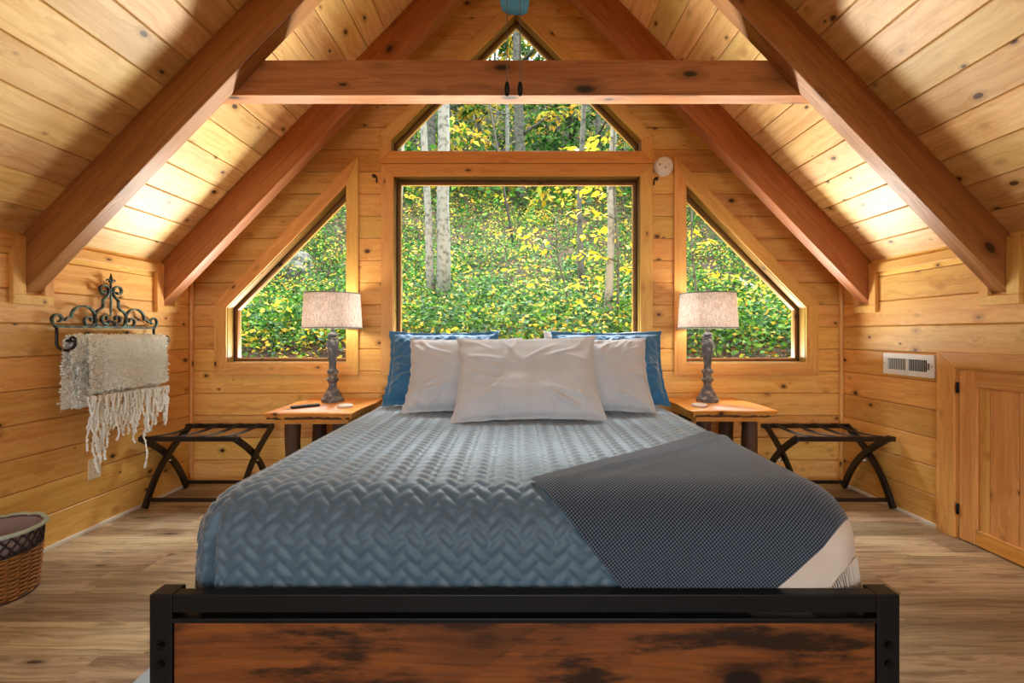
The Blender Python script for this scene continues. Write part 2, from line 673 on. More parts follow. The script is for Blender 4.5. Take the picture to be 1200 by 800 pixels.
# floor
fl = tag(MB().box(-2.6, 2.6, YF, 3.6, -0.12, -0.012).build('floor', 'dark_slot'), kind='structure')
PW, PL = 0.192, 1.24
y = 1.622 - 14 * PW
r = 0
while y < 3.47:
    off = (r * 0.47 + 0.31 * ((r * 7) % 5)) % PL
    x = -2.53 - off
    while x < 2.53:
        x0, x1 = max(x, -2.53), min(x + PL, 2.53)
        y1 = min(y + PW, 3.49)
        if x1 - x0 > 0.02:
            put_board('floor_plank', fl, x1 - x0, y1 - y, 0.012, ((x0 + x1) / 2, (y + y1) / 2, 0), (1, 0, 0), (0, 1, 0), 0.0012, 'floor_oak')
        x += PL
    y += PW
    r += 1

# window openings in the gable wall, counter-clockwise (x, z)
W_MAIN = [(-0.945, 0.946), (0.955, 0.946), (0.955, 2.377), (-0.945, 2.377)]
W_TOP = [(-0.965, 2.58), (0.965, 2.58), (0.965, 2.66), (0.0, 3.64), (-0.965, 2.66)]
W_LEFT = [(-2.235, 0.946), (-1.318, 0.946), (-1.318, 2.304), (-2.235, 1.364)]
W_RIGHT = [(1.318, 0.946), (2.235, 0.946), (2.235, 1.364), (1.318, 2.304)]


def offset_poly(poly, d):
    """positive d grows a counter-clockwise polygon"""
    n = len(poly)
    out = []
    for i in range(n):
        p0, p1, p2 = Vector(poly[i - 1]), Vector(poly[i]), Vector(poly[(i + 1) % n])
        e1, e2 = (p1 - p0).normalized(), (p2 - p1).normalized()
        n1, n2 = Vector((e1.y, -e1.x)), Vector((e2.y, -e2.x))
        b = n1 + n2
        out.append(tuple(p1 + b * (d / (1 + n1.dot(n2)))))
    return out


OPEN = [offset_poly(p, 0.02) for p in (W_MAIN, W_TOP, W_LEFT, W_RIGHT)]


def xrange_at(poly, z):
    xs = []
    for i in range(len(poly)):
        (xa, za), (xb, zb) = poly[i], poly[(i + 1) % len(poly)]
        if (za - z) * (zb - z) < 0:
            xs.append(xa + (xb - xa) * (z - za) / (zb - za))
    return (min(xs), max(xs)) if len(xs) >= 2 else None


def free_at(z):
    lim = min(XW + 0.03, (KC - z) / SL + 0.03)
    if lim <= 0:
        return []
    iv = [(-lim, lim)]
    for p in OPEN:
        rr = xrange_at(p, z)
        if rr is None:
            continue
        out = []
        for a, b in iv:
            if rr[1] <= a or rr[0] >= b:
                out.append((a, b))
            else:
                if rr[0] > a:
                    out.append((a, rr[0]))
                if rr[1] < b:
                    out.append((rr[1], b))
        iv = out
    return iv


kz = sorted({z for p in OPEN for _, z in p} | {KC - SL * XW})


def band_mesh(z0, z1, yfun, yback):
    """pieces of wall between z0 and z1 as connected groups of trapezoid slabs"""
    c = 0.005
    lv = sorted({z0, z0 + c, z1 - c, z1} | {z for z in kz if z0 + 1e-3 < z < z1 - 1e-3})
    slabs = []
    for za, zb in zip(lv[:-1], lv[1:]):
        if zb - za < 1e-4:
            continue
        A, B = free_at(za + 1e-6), free_at(zb - 1e-6)
        if len(A) != len(B):
            if not B and A:
                B = [((a + b) / 2 - 0.001, (a + b) / 2 + 0.001) for a, b in A]
            else:
                continue
        for (a0, a1), (b0, b1) in zip(A, B):
            slabs.append((za, zb, a0, a1, b0, b1))
    groups = []
    for s in slabs:
        hit = [g for g in groups if any(abs(q[1] - s[0]) < 1e-6 and q[4] < s[3] and q[5] > s[2] for q in g)]
        ng = [s]
        for g in hit:
            ng = g + ng
            groups.remove(g)
        groups.append(ng)
    res = []
    for g in groups:
        mb = MB()
        for za, zb, a0, a1, b0, b1 in g:
            n = len(mb.v)
            ya, yb = yfun(za), yfun(zb)
            mb.v += [(a0, ya, za), (a1, ya, za), (b1, yb, zb), (b0, yb, zb),
                     (a0, yback, za), (a1, yback, za), (b1, yback, zb), (b0, yback, zb)]
            mb.f += [(n, n + 1, n + 2, n + 3), (n + 5, n + 4, n + 7, n + 6),
                     (n + 4, n, n + 3, n + 7), (n + 1, n + 5, n + 6, n + 2)]
            if abs(za - z0) < 1e-6:
                mb.f.append((n + 4, n + 5, n + 1, n))
            if abs(zb - z1) < 1e-6:
                mb.f.append((n + 3, n + 2, n + 6, n + 7))
        res.append(mb)
    return res


def raw(mb, name, mat, parent=None):
    me = bpy.data.meshes.new(name)
    me.from_pydata(mb.v, [], mb.f)
    me.materials.append(M[mat])
    o = bpy.data.objects.new(name, me)
    COL.objects.link(o)
    o.parent = parent
    return o


sheath = MB()
for mb in band_mesh(-0.1, 4.45, lambda z: YB + 0.022, YB + 0.10):
    n = len(sheath.v)
    sheath.v += mb.v
    sheath.f += [tuple(i + n for i in q) for q in mb.f]
wb = tag(raw(sheath, 'wall_back', 'wall_pine'), kind='structure')
k = 0
z = ROW0 - ROW
while z < 4.3:
    z0, z1 = max(z, 0.0) + 0.0015, z + ROW - 0.0015
    if z1 > 0.01:
        def yf(zz, z0=z0, z1=z1):
            return YB + (0.005 if (abs(zz - z0) < 1e-6 or abs(zz - z1) < 1e-6) else 0.0)
        for mb in band_mesh(z0, z1, yf, YB + 0.021):
            raw(mb, 'wall_board', 'wall_pine', wb)
    z += ROW

# knee walls with their boards (the small door is let into the right one)
DY0, DY1, DZ = 1.86, 2.565, 0.975
for side in (-1, 1):
    w = MB().box(min(side * XW + side * 0.022, side * 2.62), max(side * XW + side * 0.022, side * 2.62), YF, 3.58, -0.1, ZK + 0.05)
    w = tag(w.build('wall_left' if side < 0 else 'wall_right', 'wall_pine'), kind='structure')
    z = ROW0 - ROW
    while z < ZK:
        z0, z1 = max(z, 0.0), min(z + ROW, ZK + 0.03)
        if z1 - z0 > 0.008:
            spans = [(YF, YB)]
            if side > 0 and z0 < DZ + 0.05:
                spans = [(YF, DY0 - 0.02), (DY1 + 0.02, YB)]
            for ya, yb in spans:
                put_board('wall_board', w, yb - ya, z1 - z0 - 0.003, 0.021, (side * XW, (ya + yb) / 2, (z0 + z1) / 2),
                          (0, -side, 0), (0, 0, 1), 0.005)
        z += ROW

# ceiling: two slopes of boards
th = math.atan(SL)
ce = MB()
for side in (-1, 1):
    nx, nz = math.sin(th) * side, math.cos(th)
    pts = [(0, KC), (side * (XW + 0.12), KC - SL * (XW + 0.12))]
    q = [(pts[0][0] + (0.02 * nx), pts[0][1] + 0.02 * nz + 0.02), (pts[1][0] + 0.021 * nx, pts[1][1] + 0.021 * nz),
         (pts[1][0] + 0.09 * nx, pts[1][1] + 0.09 * nz), (pts[0][0], pts[0][1] + 0.13)]
    ce.prism([(a, YF, b) for a, b in q], [(a, 3.6, b) for a, b in q])
ce = tag(ce.build('ceiling', 'ceiling_pine'), kind='structure')
SLOPE_LEN = (XW + 0.02) / math.cos(th)
CW = 0.1785
for side in (-1, 1):
    d = Vector((side * math.cos(th), 0, -math.sin(th)))
    s = SLOPE_LEN
    row = 0
    while s > 0:
        s0 = max(s - CW, 0)
        mid = (s + s0) / 2
        c = Vector((0, 0, KC)) + d * mid
        cuts = [YF] + sorted(random.sample([-0.2, 0.52, 1.41, 2.33], 1 if row % 3 else 2)) + [YB]
        for ya, yb in zip(cuts[:-1], cuts[1:]):
            put_board('ceiling_board', ce, yb - ya, s - s0 - 0.003, 0.02, (c.x, (ya + yb) / 2, c.z), (0, side, 0), d, 0.005, 'ceiling_pine')
        s -= CW
        row += 1


# rafters: local X along the slope
def rafter(side, y0, y1, label):
    d = Vector((side * math.cos(th), 0, -math.sin(th)))
    top = Vector((0, (y0 + y1) / 2, KC))
    depth = (KC - KR) * math.cos(th)
    ln = SLOPE_LEN - 0.01
    me = bpy.data.meshes.new('rafter')
    w = (y1 - y0) / 2
    # the foot is cut plumb against the knee wall, the head plumb at the ridge
    cut = depth * math.tan(th)
    # local Z points out of the roof (up), so the rafter hangs at negative Z
    foot_x = XW / math.cos(th)
    vx = [(0.0, 0.0), (foot_x, 0.0), (foot_x + cut, -depth), (cut, -depth)]
    v = [(a, yy, b) for yy in (-w, w) for a, b in vx]
    f = [(0, 1, 2, 3), (7, 6, 5, 4)] + [(i, 4 + i, 4 + (i + 1) % 4, (i + 1) % 4) for i in range(4)]
    me.from_pydata(v, [], f)
    import bmesh
    bm = bmesh.new()
    bm.from_mesh(me)
    bmesh.ops.recalc_face_normals(bm, faces=bm.faces)
    bm.to_mesh(me)
    bm.free()
    me.materials.append(M['rafter_pine'])
    o = bpy.data.objects.new('rafter', me)
    COL.objects.link(o)
    x = d
    zz = Vector((side * math.sin(th), 0, math.cos(th)))
    yy = zz.cross(x)
    mt = Matrix((x, yy, zz)).transposed().to_4x4()
    mt.translation = top
    o.matrix_world = mt
    b = o.modifiers.new('bevel', 'BEVEL')
    b.width = 0.004
    b.segments = 2
    tag(o, label, 'beam')
    return o


RA = (2.29, 2.375)
RB = (3.185, 3.28)
RC = (1.365, 1.45)
rafter(-1, *RA, 'thick brown pine rafter joined to the collar tie, footed on the towel rack wall')
rafter(1, *RA, 'thick brown pine rafter joined to the collar tie, footed above the little access door')
rafter(-1, *RB, 'brown pine rafter next to the window wall, on the towel rack side')
rafter(1, *RB, 'brown pine rafter next to the window wall, on the air vent side')
rafter(-1, *RC, 'pine rafter over the wicker basket, just before the collar tie')
rafter(1, *RC, 'pine rafter over the access door side, farthest from the window wall')

# collar tie (behind the middle pair of rafters)
zt0, zt1 = H + 1.265, H + 1.452
xt0, xt1 = (KC - zt0) / SL - 0.01, (KC - zt1) / SL - 0.01
tie = MB()
q = [(-xt0, zt0), (xt0, zt0), (xt1, zt1), (-xt1, zt1)]
tie.prism([(a, 2.376, b) for a, b in q], [(a, 2.470, b) for a, b in q])
tag(tie.build('collar_tie', 'tie_pine', bevel=0.004), 'horizontal pine collar tie beam with dark knots spanning the rafters', 'beam')

# trim: frieze on top of the knee walls, blocks round the rafter feet, corner beads, white floor strip
tn = 0


def trim(mb, mat='trim_pine', bevel=0.003, axis='Y'):
    global tn
    tn += 1
    return tag(regrain(mb.build('trim_%d' % tn, mat, bevel=bevel), axis), kind='structure')


for side in (-1, 1):
    X0, X1 = sorted((side * XW, side * (XW - 0.02)))
    for ya, yb in ((YF, RC[0] - 0.045), (RC[1] + 0.045, RA[0] - 0.062), (RA[1] + 0.055, RB[0] - 0.05), (RB[1] + 0.045, YB)):
        trim(MB().box(X0, X1, ya, yb, ZK - 0.085, ZK - 0.025))
    for r0, r1 in (RC, RA, RB):
        zb = KR - SL * XW - 0.012
        X0b, X1b = sorted((side * XW, side * (XW - 0.024)))
        t = tag(MB().box(X0b, X1b, r0 - 0.062, r1 + 0.05, zb - 0.05, zb).build('trim_%d' % (tn + 1), 'trim_pine', bevel=0.003), kind='structure')
        tn += 1
        regrain(MB().box(X0b, X1b, r0 - 0.062, r0 - 0.002, zb, ZK - 0.02).build('side_block', 'trim_pine', t, bevel=0.002), 'Z')
        regrain(MB().box(X0b, X1b, r1 + 0.002, r1 + 0.05, zb, ZK - 0.02).build('side_block', 'trim_pine', t, bevel=0.002), 'Z')
    trim(MB().tube([(side * (XW - 0.012), YB - 0.012, 0.0), (side * (XW - 0.012), YB - 0.012, ZK - 0.1)], 0.016, 8), axis='Z')
    X0, X1 = sorted((side * XW, side * (XW - 0.014)))
    for ya, yb in ([(YF, YB)] if side < 0 else [(YF, DY0 - 0.12), (DY1 + 0.11, YB)]):
        nm = 'baseboard_left' if side < 0 else 'baseboard_right'
        tag(MB().box(X0, X1, ya, yb, 0.0, 0.022).build(nm, 'white_trim', bevel=0.003), kind='structure')
tag(MB().box(-XW, XW, YB - 0.012, YB, 0.0, 0.02).build('baseboard_back', 'trim_pine', bevel=0.003), kind='structure')


# ------------------------------------------------------------------ windows
def window(idx, poly, cas_w, skip=()):
    root = bpy.data.objects.new('window_%d' % idx, None)
    COL.objects.link(root)
    cx = sum(p[0] for p in poly) / len(poly)
    root.location = (cx, YB, min(p[1] for p in poly))
    tag(root, kind='structure')
    n = len(poly)

    def ring(inner, outer, y0, y1, name, mat, bevel=0.0, sides=None):
        for i in range(n):
            if sides is not None and i not in sides:
                continue
            j = (i + 1) % n
            q = [inner[i], inner[j], outer[j], outer[i]]
            # local X of every piece follows its length
            a, b = Vector(inner[i]), Vector(inner[j])
            ex = (b - a).normalized()
            ang = math.atan2(ex.y, ex.x)
            mid = (a + b) / 2
            me_v = []
            for yy in (y0, y1):
                for px, pz in q:
                    r = Vector((px, pz)) - mid
                    me_v.append((r.x * math.cos(-ang) - r.y * math.sin(-ang), yy - YB, r.x * math.sin(-ang) + r.y * math.cos(-ang)))
            mb = MB()
            mb.prism(me_v[:4], me_v[4:])
            o = mb.build(name, mat, None, bevel=bevel)
            o.parent = root
            o.location = Vector((mid.x, YB, mid.y)) - root.location
            o.rotation_euler = (0, -ang, 0)
    cin, cout = offset_poly(poly, 0.004), offset_poly(poly, cas_w)
    ring(cin, cout, YB - 0.021, YB - 0.001, 'casing', 'trim_pine', 0.003, [i for i in range(n) if i not in skip])
    ring(poly, offset_poly(poly, 0.018), YB - 0.006, YB + 0.125, 'jamb', 'jamb_pine')
    ring(offset_poly(poly, -0.005), poly, YB + 0.068, YB + 0.074, 'gasket', 'gasket')
    ring(offset_poly(poly, -0.026), poly, YB + 0.076, YB + 0.125, 'sash', 'sash_pine', 0.002)
    g = offset_poly(poly, -0.018)
    MB().prism([(a, YB + 0.098, b) for a, b in g], [(a, YB + 0.102, b) for a, b in g]).build('pane', 'window_glass', root)
    return root


window(1, W_MAIN, 0.10)
window(2, W_TOP, 0.098)
window(3, W_LEFT, 0.098)
window(4, W_RIGHT, 0.098)

# ------------------------------------------------------------------ small access door in the right knee wall
xd = XW
door = bpy.data.objects.new('door_1', None)
COL.objects.link(door)
door.location = (xd, (DY0 + DY1) / 2, 0)
tag(door, kind='structure')
ca = 0.105


def dboard(name, ya, yb, z0, z1, proud, mat, vertical, parent=door, thick=0.022):
    ln, wd = ((z1 - z0), (yb - ya)) if vertical else ((yb - ya), (z1 - z0))
    xdv, ydv = ((0, 0, 1), (0, 1, 0)) if vertical else ((0, -1, 0), (0, 0, 1))
    return put_board(name, parent, ln, wd, thick, (xd - proud, (ya + yb) / 2, (z0 + z1) / 2), xdv, ydv, 0.0025, mat)


# casing with mitred corners
for ya, yb, si in ((DY1, DY1 + ca, 1), (DY0 - ca, DY0, -1)):
    inner, outer = (ya, yb) if si > 0 else (yb, ya)
    mb = MB()
    q = [(inner, 0.0), (outer, 0.0), (outer, DZ + ca - 0.02), (inner, DZ)]
    mb.prism([(xd - 0.022, a, b) for a, b in q], [(xd + 0.0, a, b) for a, b in q])
    regrain(mb.build('casing', 'trim_pine', door, bevel=0.002), 'Z')
q = [(DY0, DZ), (DY1, DZ), (DY1 + ca, DZ + ca - 0.02), (DY0 - ca, DZ + ca - 0.02)]
regrain(MB().prism([(xd - 0.022, a, b) for a, b in q], [(xd, a, b) for a, b in q]).build('casing', 'trim_pine', door, bevel=0.002), 'Y')
regrain(MB().box(xd - 0.008, xd + 0.02, DY1 - 0.014, DY1, 0, DZ).build('jamb', 'trim_pine', door), 'Z')
MB().box(xd - 0.008, xd + 0.02, DY0, DY1, DZ - 0.012, DZ).build('jamb', 'trim_pine', door)
a0, a1 = DY0 + 0.01, DY1 - 0.018
dboard('stile', a1 - 0.094, a1, 0.008, DZ - 0.014, 0.008, 'door_pine', True)
dboard('stile', a0, a0 + 0.094, 0.008, DZ - 0.014, 0.008, 'door_pine', True)
dboard('top_rail', a0 + 0.094, a1 - 0.094, DZ - 0.104, DZ - 0.014, 0.008, 'door_pine', False)
dboard('bottom_rail', a0 + 0.094, a1 - 0.094, 0.008, 0.092, 0.008, 'rail_yellow_pine', False)
pw0, pw1 = a0 + 0.094, a1 - 0.094
edges = [pw1, pw1 - 0.058, pw1 - 0.058 - 0.14, pw1 - 0.058 - 0.28, pw0]
for e1, e0 in zip(edges[:-1], edges[1:]):
    dboard('panel_plank', e0 + 0.001, e1 - 0.001, 0.092, DZ - 0.104, -0.006, 'door_pine', True, thick=0.012)
for hz in (0.17, 0.86):
    MB().tube([(xd - 0.014, DY1 - 0.016, hz - 0.03), (xd - 0.014, DY1 - 0.016, hz + 0.03)], 0.007, 8).build('hinge', 'hinge_black', door, True)

# ------------------------------------------------------------------ the bed
BX = 0.022
bed = thing('bed', (BX, 1.195, 0), 'black metal bed frame with rustic brown wood footboard panel', 'bed')
YF0, YF1 = 1.18, 1.212
for sgn in (-1, 1):
    x0, x1 = sorted((BX + sgn * 0.989, BX + sgn * 0.929))
    p_ = MB().box(x0, x1, YF0, YF1 + 0.02, 0.0, 0.478).build('post', 'black_metal', bed, bevel=0.003)
    for zb in (0.345, 0.296):
        xc = (x0 + x1) / 2
        MB().tube([(xc, YF0 - 0.004, zb), (xc, YF0 + 0.002, zb)], 0.011, 16).build('bolt', 'bolt_black', p_)
        MB().tube([(xc, YF0 - 0.0055, zb), (xc, YF0 - 0.003, zb)], 0.005, 6).build('bolt_socket', 'hinge_black', p_)
MB().box(BX - 0.929, BX + 0.929, YF0, YF1, 0.430, 0.478).build('top_rail', 'black_metal', bed, bevel=0.003)
MB().box(BX - 0.929, BX + 0.929, YF0, YF1, 0.402, 0.415).build('panel_rail', 'black_metal', bed, bevel=0.002)
MB().box(BX - 0.929, BX + 0.929, YF0, YF1, 0.06, 0.10).build('bottom_rail', 'black_metal', bed, bevel=0.003)
MB().box(BX - 0.927, BX + 0.927, YF0 + 0.006, YF1 - 0.006, 0.10, 0.402).build('footboard_panel', 'rustic_panel', bed)
for sx in (-0.868, 0.868):
    MB().box(BX + sx - 0.014, BX + sx + 0.014, YF1 + 0.005, YF1 + 0.02, 0.28, 0.45).build('mattress_stop', 'black_metal', bed)
for sgn in (-1, 1):
    x0, x1 = sorted((BX + sgn * 0.965, BX + sgn * 0.935))
    MB().box(x0, x1, YF1, 3.34, 0.24, 0.32).build('side_rail', 'black_metal', bed)
    MB().box(x0, x1, 3.34, 3.38, 0.0, 0.70).build('head_post', 'black_metal', bed)
MB().box(BX - 0.935, BX + 0.935, 3.345, 3.375, 0.60, 0.66).build('head_rail', 'black_metal', bed)
for i in range(9):
    yy = 1.4 + i * 0.23
    MB().box(BX - 0.935, BX + 0.935, yy, yy + 0.05, 0.30, 0.318).build('slat', 'black_metal', bed)

MB_ = MB().box(BX - 0.935, BX + 0.935, 1.275, 3.33, 0.32, 0.695)
mt_ = MB_.build('mattress', 'mattress_fabric')
b_ = mt_.modifiers.new('bevel', 'BEVEL')
b_.width = 0.11
b_.segments = 6
tag(mt_, 'thick mattress under the quilt, lying on the metal bed frame', 'mattress')

# quilt: unrolled coordinates (u across, v along), draped over rounded edges
HW, RR, YE, ZT = 0.968, 0.15, 1.237, 0.712
IX, IY = HW - RR, YE + RR        # inner flat rectangle: |u| <= IX, v >= IY
RMAX = RR * PI / 2 + 0.27


def drape(u, v, off, flare=0.0, rmax=RMAX, lift=None):
    du = np.sign(u) * np.maximum(np.abs(u) - IX, 0)
    dv = -np.maximum(IY - v, 0)
    r0 = np.sqrt(du ** 2 + dv ** 2)
    r = np.minimum(r0, rmax)
    sx = np.where(r0 > 1e-9, du / np.maximum(r0, 1e-9), 0)
    sy = np.where(r0 > 1e-9, dv / np.maximum(r0, 1e-9), 0)
    ang = np.minimum(r / RR, PI / 2)
    ext = np.maximum(r - RR * PI / 2, 0)
    hor = RR * np.sin(ang) + ext * flare
    drop = RR * (1 - np.cos(ang)) + ext
    bx = np.clip(u, -IX, IX)
    by = np.maximum(v, IY)
    nh, nz = np.sin(ang), np.cos(ang)
    x = bx + sx * (hor + nh * off)
    y = by + sy * (hor + nh * off)
    z = ZT - drop + nz * off
    return x + BX, y, z, r, np.arctan2(-sy, np.abs(sx))


def soft(u, v, s, seed):
    """cheap smooth 2-D noise from a few sine waves"""
    r_ = np.random.default_rng(seed)
    t = np.zeros_like(u)
    for _ in range(7):
        a = r_.uniform(0, 2 * PI)
        kf = s * r_.uniform(0.5, 1.6)
        t += np.sin((u * math.cos(a) + v * math.sin(a)) * kf + r_.uniform(0, 6.28)) * r_.uniform(0.4, 1)
    return t / 4.0


def herring(u, v, a):
    c = math.cos(PI / 4)
    p, q = (u * c + v * c) / a, (-u * c + v * c) / a
    i, j = np.floor(p), np.floor(q)
    fx, fy = p - i, q - j
    mm = np.mod(i - j, 4)
    lx = np.where(mm == 0, fx, np.where(mm == 1, 1 + fx, fx))
    ly = np.where(mm == 3, fy, np.where(mm == 2, 1 + fy, fy))
    wx = np.where(mm < 1.5, 2.0, 1.0)
    wy = np.where(mm < 1.5, 1.0, 2.0)
    ddx, ddy = np.minimum(lx, wx - lx), np.minimum(ly, wy - ly)
    dd = np.minimum(ddx, ddy)
    dome = 1 - (1 - np.clip(dd * 2, 0, 1)) ** 2.2
    along = np.where(mm < 1.5, lx, ly) / 2
    return dome * (0.62 + 0.38 * np.sin(PI * along))


qs = 0.0054
us = np.arange(-(IX + RMAX), IX + RMAX + qs, qs)
vs = np.arange(IY - RMAX, 3.345, qs)
U, V = np.meshgrid(us, vs, indexing='ij')
U, V = U.ravel(), V.ravel()
hh = herring(U, V, 0.032) * 0.0075 + soft(U, V, 9, 3) * 0.004 + soft(U, V, 22, 4) * 0.0015
x_, y_, z_, r_, ph = drape(U, V, hh, flare=0.03)
# folded pleat at the foot corners
for ph0, dep in ((1.18, 0.05),):
    w_ = np.exp(-((ph - ph0) / 0.09) ** 2) * np.clip((r_ - 0.12) / 0.15, 0, 1) * ((np.abs(U) > IX) & (V < IY))
    x_ = x_ - np.sign(U) * w_ * dep * 0.5
    y_ = y_ + w_ * dep
q_ = np_mesh('quilt', np.stack([x_, y_, z_], 1), grid_faces(len(us), len(vs))[:, ::-1], 'quilt_blue')
tag(q_, 'slate blue quilted bedspread with basketweave stitching draped over the bed', 'quilt')

# throw: a rectangle turned across the foot corner
TA = np.array([0.042, 1.352])
E1 = np.array([0.768, 0.640])
E2 = np.array([0.640, -0.768])
throw = thing('throw_blanket', (0.75, 1.6, ZT), 'dark navy woven throw with cream fringed end across the quilt corner', 'blanket')


def throw_patch(name, a0, a1, b0, b1, mat, step=0.011):
    n1, n2 = int((a1 - a0) / step) + 1, int((b1 - b0) / step) + 1
    s1, s2 = np.linspace(a0, a1, n1), np.linspace(b0, b1, n2)
    P, Q = np.meshgrid(s1, s2, indexing='ij')
    P, Q = P.ravel(), Q.ravel()
    u = TA[0] + P * E1[0] + Q * E2[0] + 0.02 * np.sin(P * 3.0)
    v = TA[1] + P * E1[1] + Q * E2[1] + 0.015 * np.sin(P * 4.1 + 0.8) * (1 - Q)
    ridge = 0.010 * np.exp(-((Q - 0.05 - 0.05 * np.sin(P * 2.3)) / 0.022) ** 2) * np.clip(P * 4, 0, 1)
    ridge += 0.007 * np.exp(-((Q - 0.13 - 0.08 * P) / 0.02) ** 2) * np.clip((P - 0.1) * 4, 0, 1) * np.clip((0.75 - P) * 4, 0, 1)
    off = 0.015 + ridge + soft(u, v, 10, 8) * 0.003
    off = off + 0.05 * np.clip((np.abs(u - BX) - IX) / 0.25, 0, 1) ** 1.5 * np.clip(1.3 - v, 0, 1) * 0.6
    off = off + soft(u, v, 24, 12) * 0.006 * np.clip((Q - 0.6) * 8, 0, 1)
    x, y, z, _, _ = drape(u - BX, v, off, flare=0.08, rmax=0.62)
    return np_mesh(name, np.stack([x, y, z], 1), grid_faces(n1, n2), mat, throw, uvs=np.stack([P, Q], 1)), None


throw_patch('woven_body', 0.0, 1.48, 0.0, 0.64, 'throw_navy', 0.009)
throw_patch('cream_border', 0.0, 1.48, 0.64, 0.738, 'cream_weave', 0.009)
mb = MB()
for i in range(118):
    P = 0.006 + i * 0.012
    pts = []
    for kq in range(6):
        Q = 0.734 + 0.018 * kq
        u = np.array([TA[0] + P * E1[0] + Q * E2[0] + 0.02 * np.sin(P * 3.0) + 0.0015 * math.sin(i * 2.1) * kq])
        v = np.array([TA[1] + P * E1[1] + Q * E2[1]])
        off = np.array([0.016 + 0.05 * max(0, min(1, (abs(u[0] - BX) - IX) / 0.25)) ** 1.5 * max(0, min(1, 1.3 - v[0])) * 0.6])
        x, y, z, _, _ = drape(u - BX, v, off, flare=0.08, rmax=0.66)
        pts.append((x[0], y[0], z[0]))
    mb.tube(pts, 0.0021, 5)
tag(mb.build('fringe', 'cream_weave', throw, True), kind='stuff')


# ------------------------------------------------------------------ pillows
def pillow(name, w, h, t, base, lean, yaw, mat, label, group=None, flange=0.0, crumple=1.0, seed=1, tilt=0.0, quilted=False):
    """w x h cushion standing on its long edge, leaning back"""
    nu, nv = 110, 80
    a = np.linspace(-1, 1, nu)
    b = np.linspace(-1, 1, nv)
    A, B = np.meshgrid(a, b, indexing='ij')
    A, B = A.ravel(), B.ravel()
    body = 1 - flange
    ra, rb = np.clip(np.abs(A) / (1 - flange * h / w), 0, 1), np.clip(np.abs(B) / body, 0, 1)
    prof = ((1 - ra ** 2.6) * (1 - rb ** 2.6)) ** 0.52
    px = A * w / 2 * (1 - 0.08 * (1 - B ** 2) * np.abs(A) ** 3)
    pz = B * h / 2 * (1 - 0.07 * (1 - A ** 2) * np.abs(B) ** 3)
    lump = soft(A * 2, B * 2, 3.0, seed) * 0.012 * crumple + soft(A * 2, B * 2, 8, seed + 5) * 0.004 * crumple
    # wrinkles running out of the corners and along the edges
    wr = np.zeros_like(A)
    rr_ = np.random.default_rng(seed)
    for _ in range(24):
        cx, cz = rr_.uniform(-1.0, 1.0), rr_.choice([-1, 1]) * rr_.uniform(0.5, 1.0)
        if rr_.random() < 0.5:
            cx, cz = rr_.choice([-1, 1]) * rr_.uniform(0.6, 1.0), rr_.uniform(-1, 1)
        ang = math.atan2(-cz, -cx) + rr_.uniform(-0.5, 0.5)
        dx, dz = A - cx, B - cz
        al = dx * math.cos(ang) + dz * math.sin(ang)
        ac = -dx * math.sin(ang) + dz * math.cos(ang) + 0.15 * al ** 2
        wr += np.exp(-(ac / 0.036) ** 2) * np.exp(-((al - 0.2) / 0.28) ** 2) * rr_.uniform(0.4, 1)
    thick = t / 2 * prof
    edge = soft(A * 3, B * 3, 9, seed + 9) * 0.006
    if quilted:
        lump = lump + herring(A * w / 2, B * h / 2, 0.03) * 0.006 + soft(A * 3, B * 3, 9, seed + 2) * 0.006
    sides = []
    for sg in (-1, 1):
        yy = sg * (thick + 0.002) + (lump + wr * 0.011 * crumple) * sg * np.clip(prof * 2, 0.1, 1) + edge * (1 - prof)
        sides.append(np.stack([px + edge * (np.abs(A) > 0.93), yy, pz + h / 2 + edge * (np.abs(B) > 0.93)], 1))
    vv = np.concatenate(sides)
    g = grid_faces(nu, nv)
    N = nu * nv
    rim = []
    idx = np.arange(N).reshape(nu, nv)
    loop = list(idx[:, 0]) + list(idx[-1, 1:]) + list(idx[-2::-1, -1]) + list(idx[0, -2:0:-1])
    for i in range(len(loop)):
        p_, q2 = loop[i], loop[(i + 1) % len(loop)]
        rim.append((p_, q2, q2 + N, p_ + N))
    faces = np.concatenate([g, g[:, ::-1] + N, np.array(rim)[:, ::-1]])
    # sag: the foot of the cushion spreads a little
    rot = Matrix.Rotation(yaw, 3, 'Z') @ Matrix.Rotation(-lean, 3, 'X') @ Matrix.Rotation(tilt, 3, 'Y')
    R3 = np.array(rot)
    vv = vv @ R3.T
    o = np_mesh(name, vv, faces, mat)
    o.location = base
    tag(o, label, 'pillow', group)
    import bmesh
    bm = bmesh.new()
    bm.from_mesh(o.data)
    bmesh.ops.recalc_face_normals(bm, faces=bm.faces)
    bm.to_mesh(o.data)
    bm.free()
    return o


zp = ZT + 0.004
pillow('bed_pillow', 0.80, 0.53, 0.15, (0.065, 2.27, zp), 0.62, 0.0, 'taupe_cotton',
       'large pale taupe pillow leaning in front of all the others', flange=0.05, seed=24, tilt=-0.02)
pillow('bed_pillow', 0.70, 0.50, 0.15, (-0.298, 2.53, zp), 0.56, 0.05, 'taupe_cotton',
       'pale taupe pillow leaning on the blue sham beside the remote control nightstand', flange=0.05, seed=33)
pillow('bed_pillow', 0.70, 0.50, 0.15, (0.442, 2.53, zp), 0.56, -0.05, 'taupe_cotton',
       'pale taupe pillow leaning on the blue sham on the air vent side', flange=0.05, seed=47)
pillow('pillow_sham', 0.74, 0.52, 0.15, (-0.47, 2.80, zp), 0.45, 0.06, 'sham_blue',
       'crinkled blue quilted sham on the towel rack side of the bed', flange=0.1, seed=51, quilted=True, crumple=1.6)
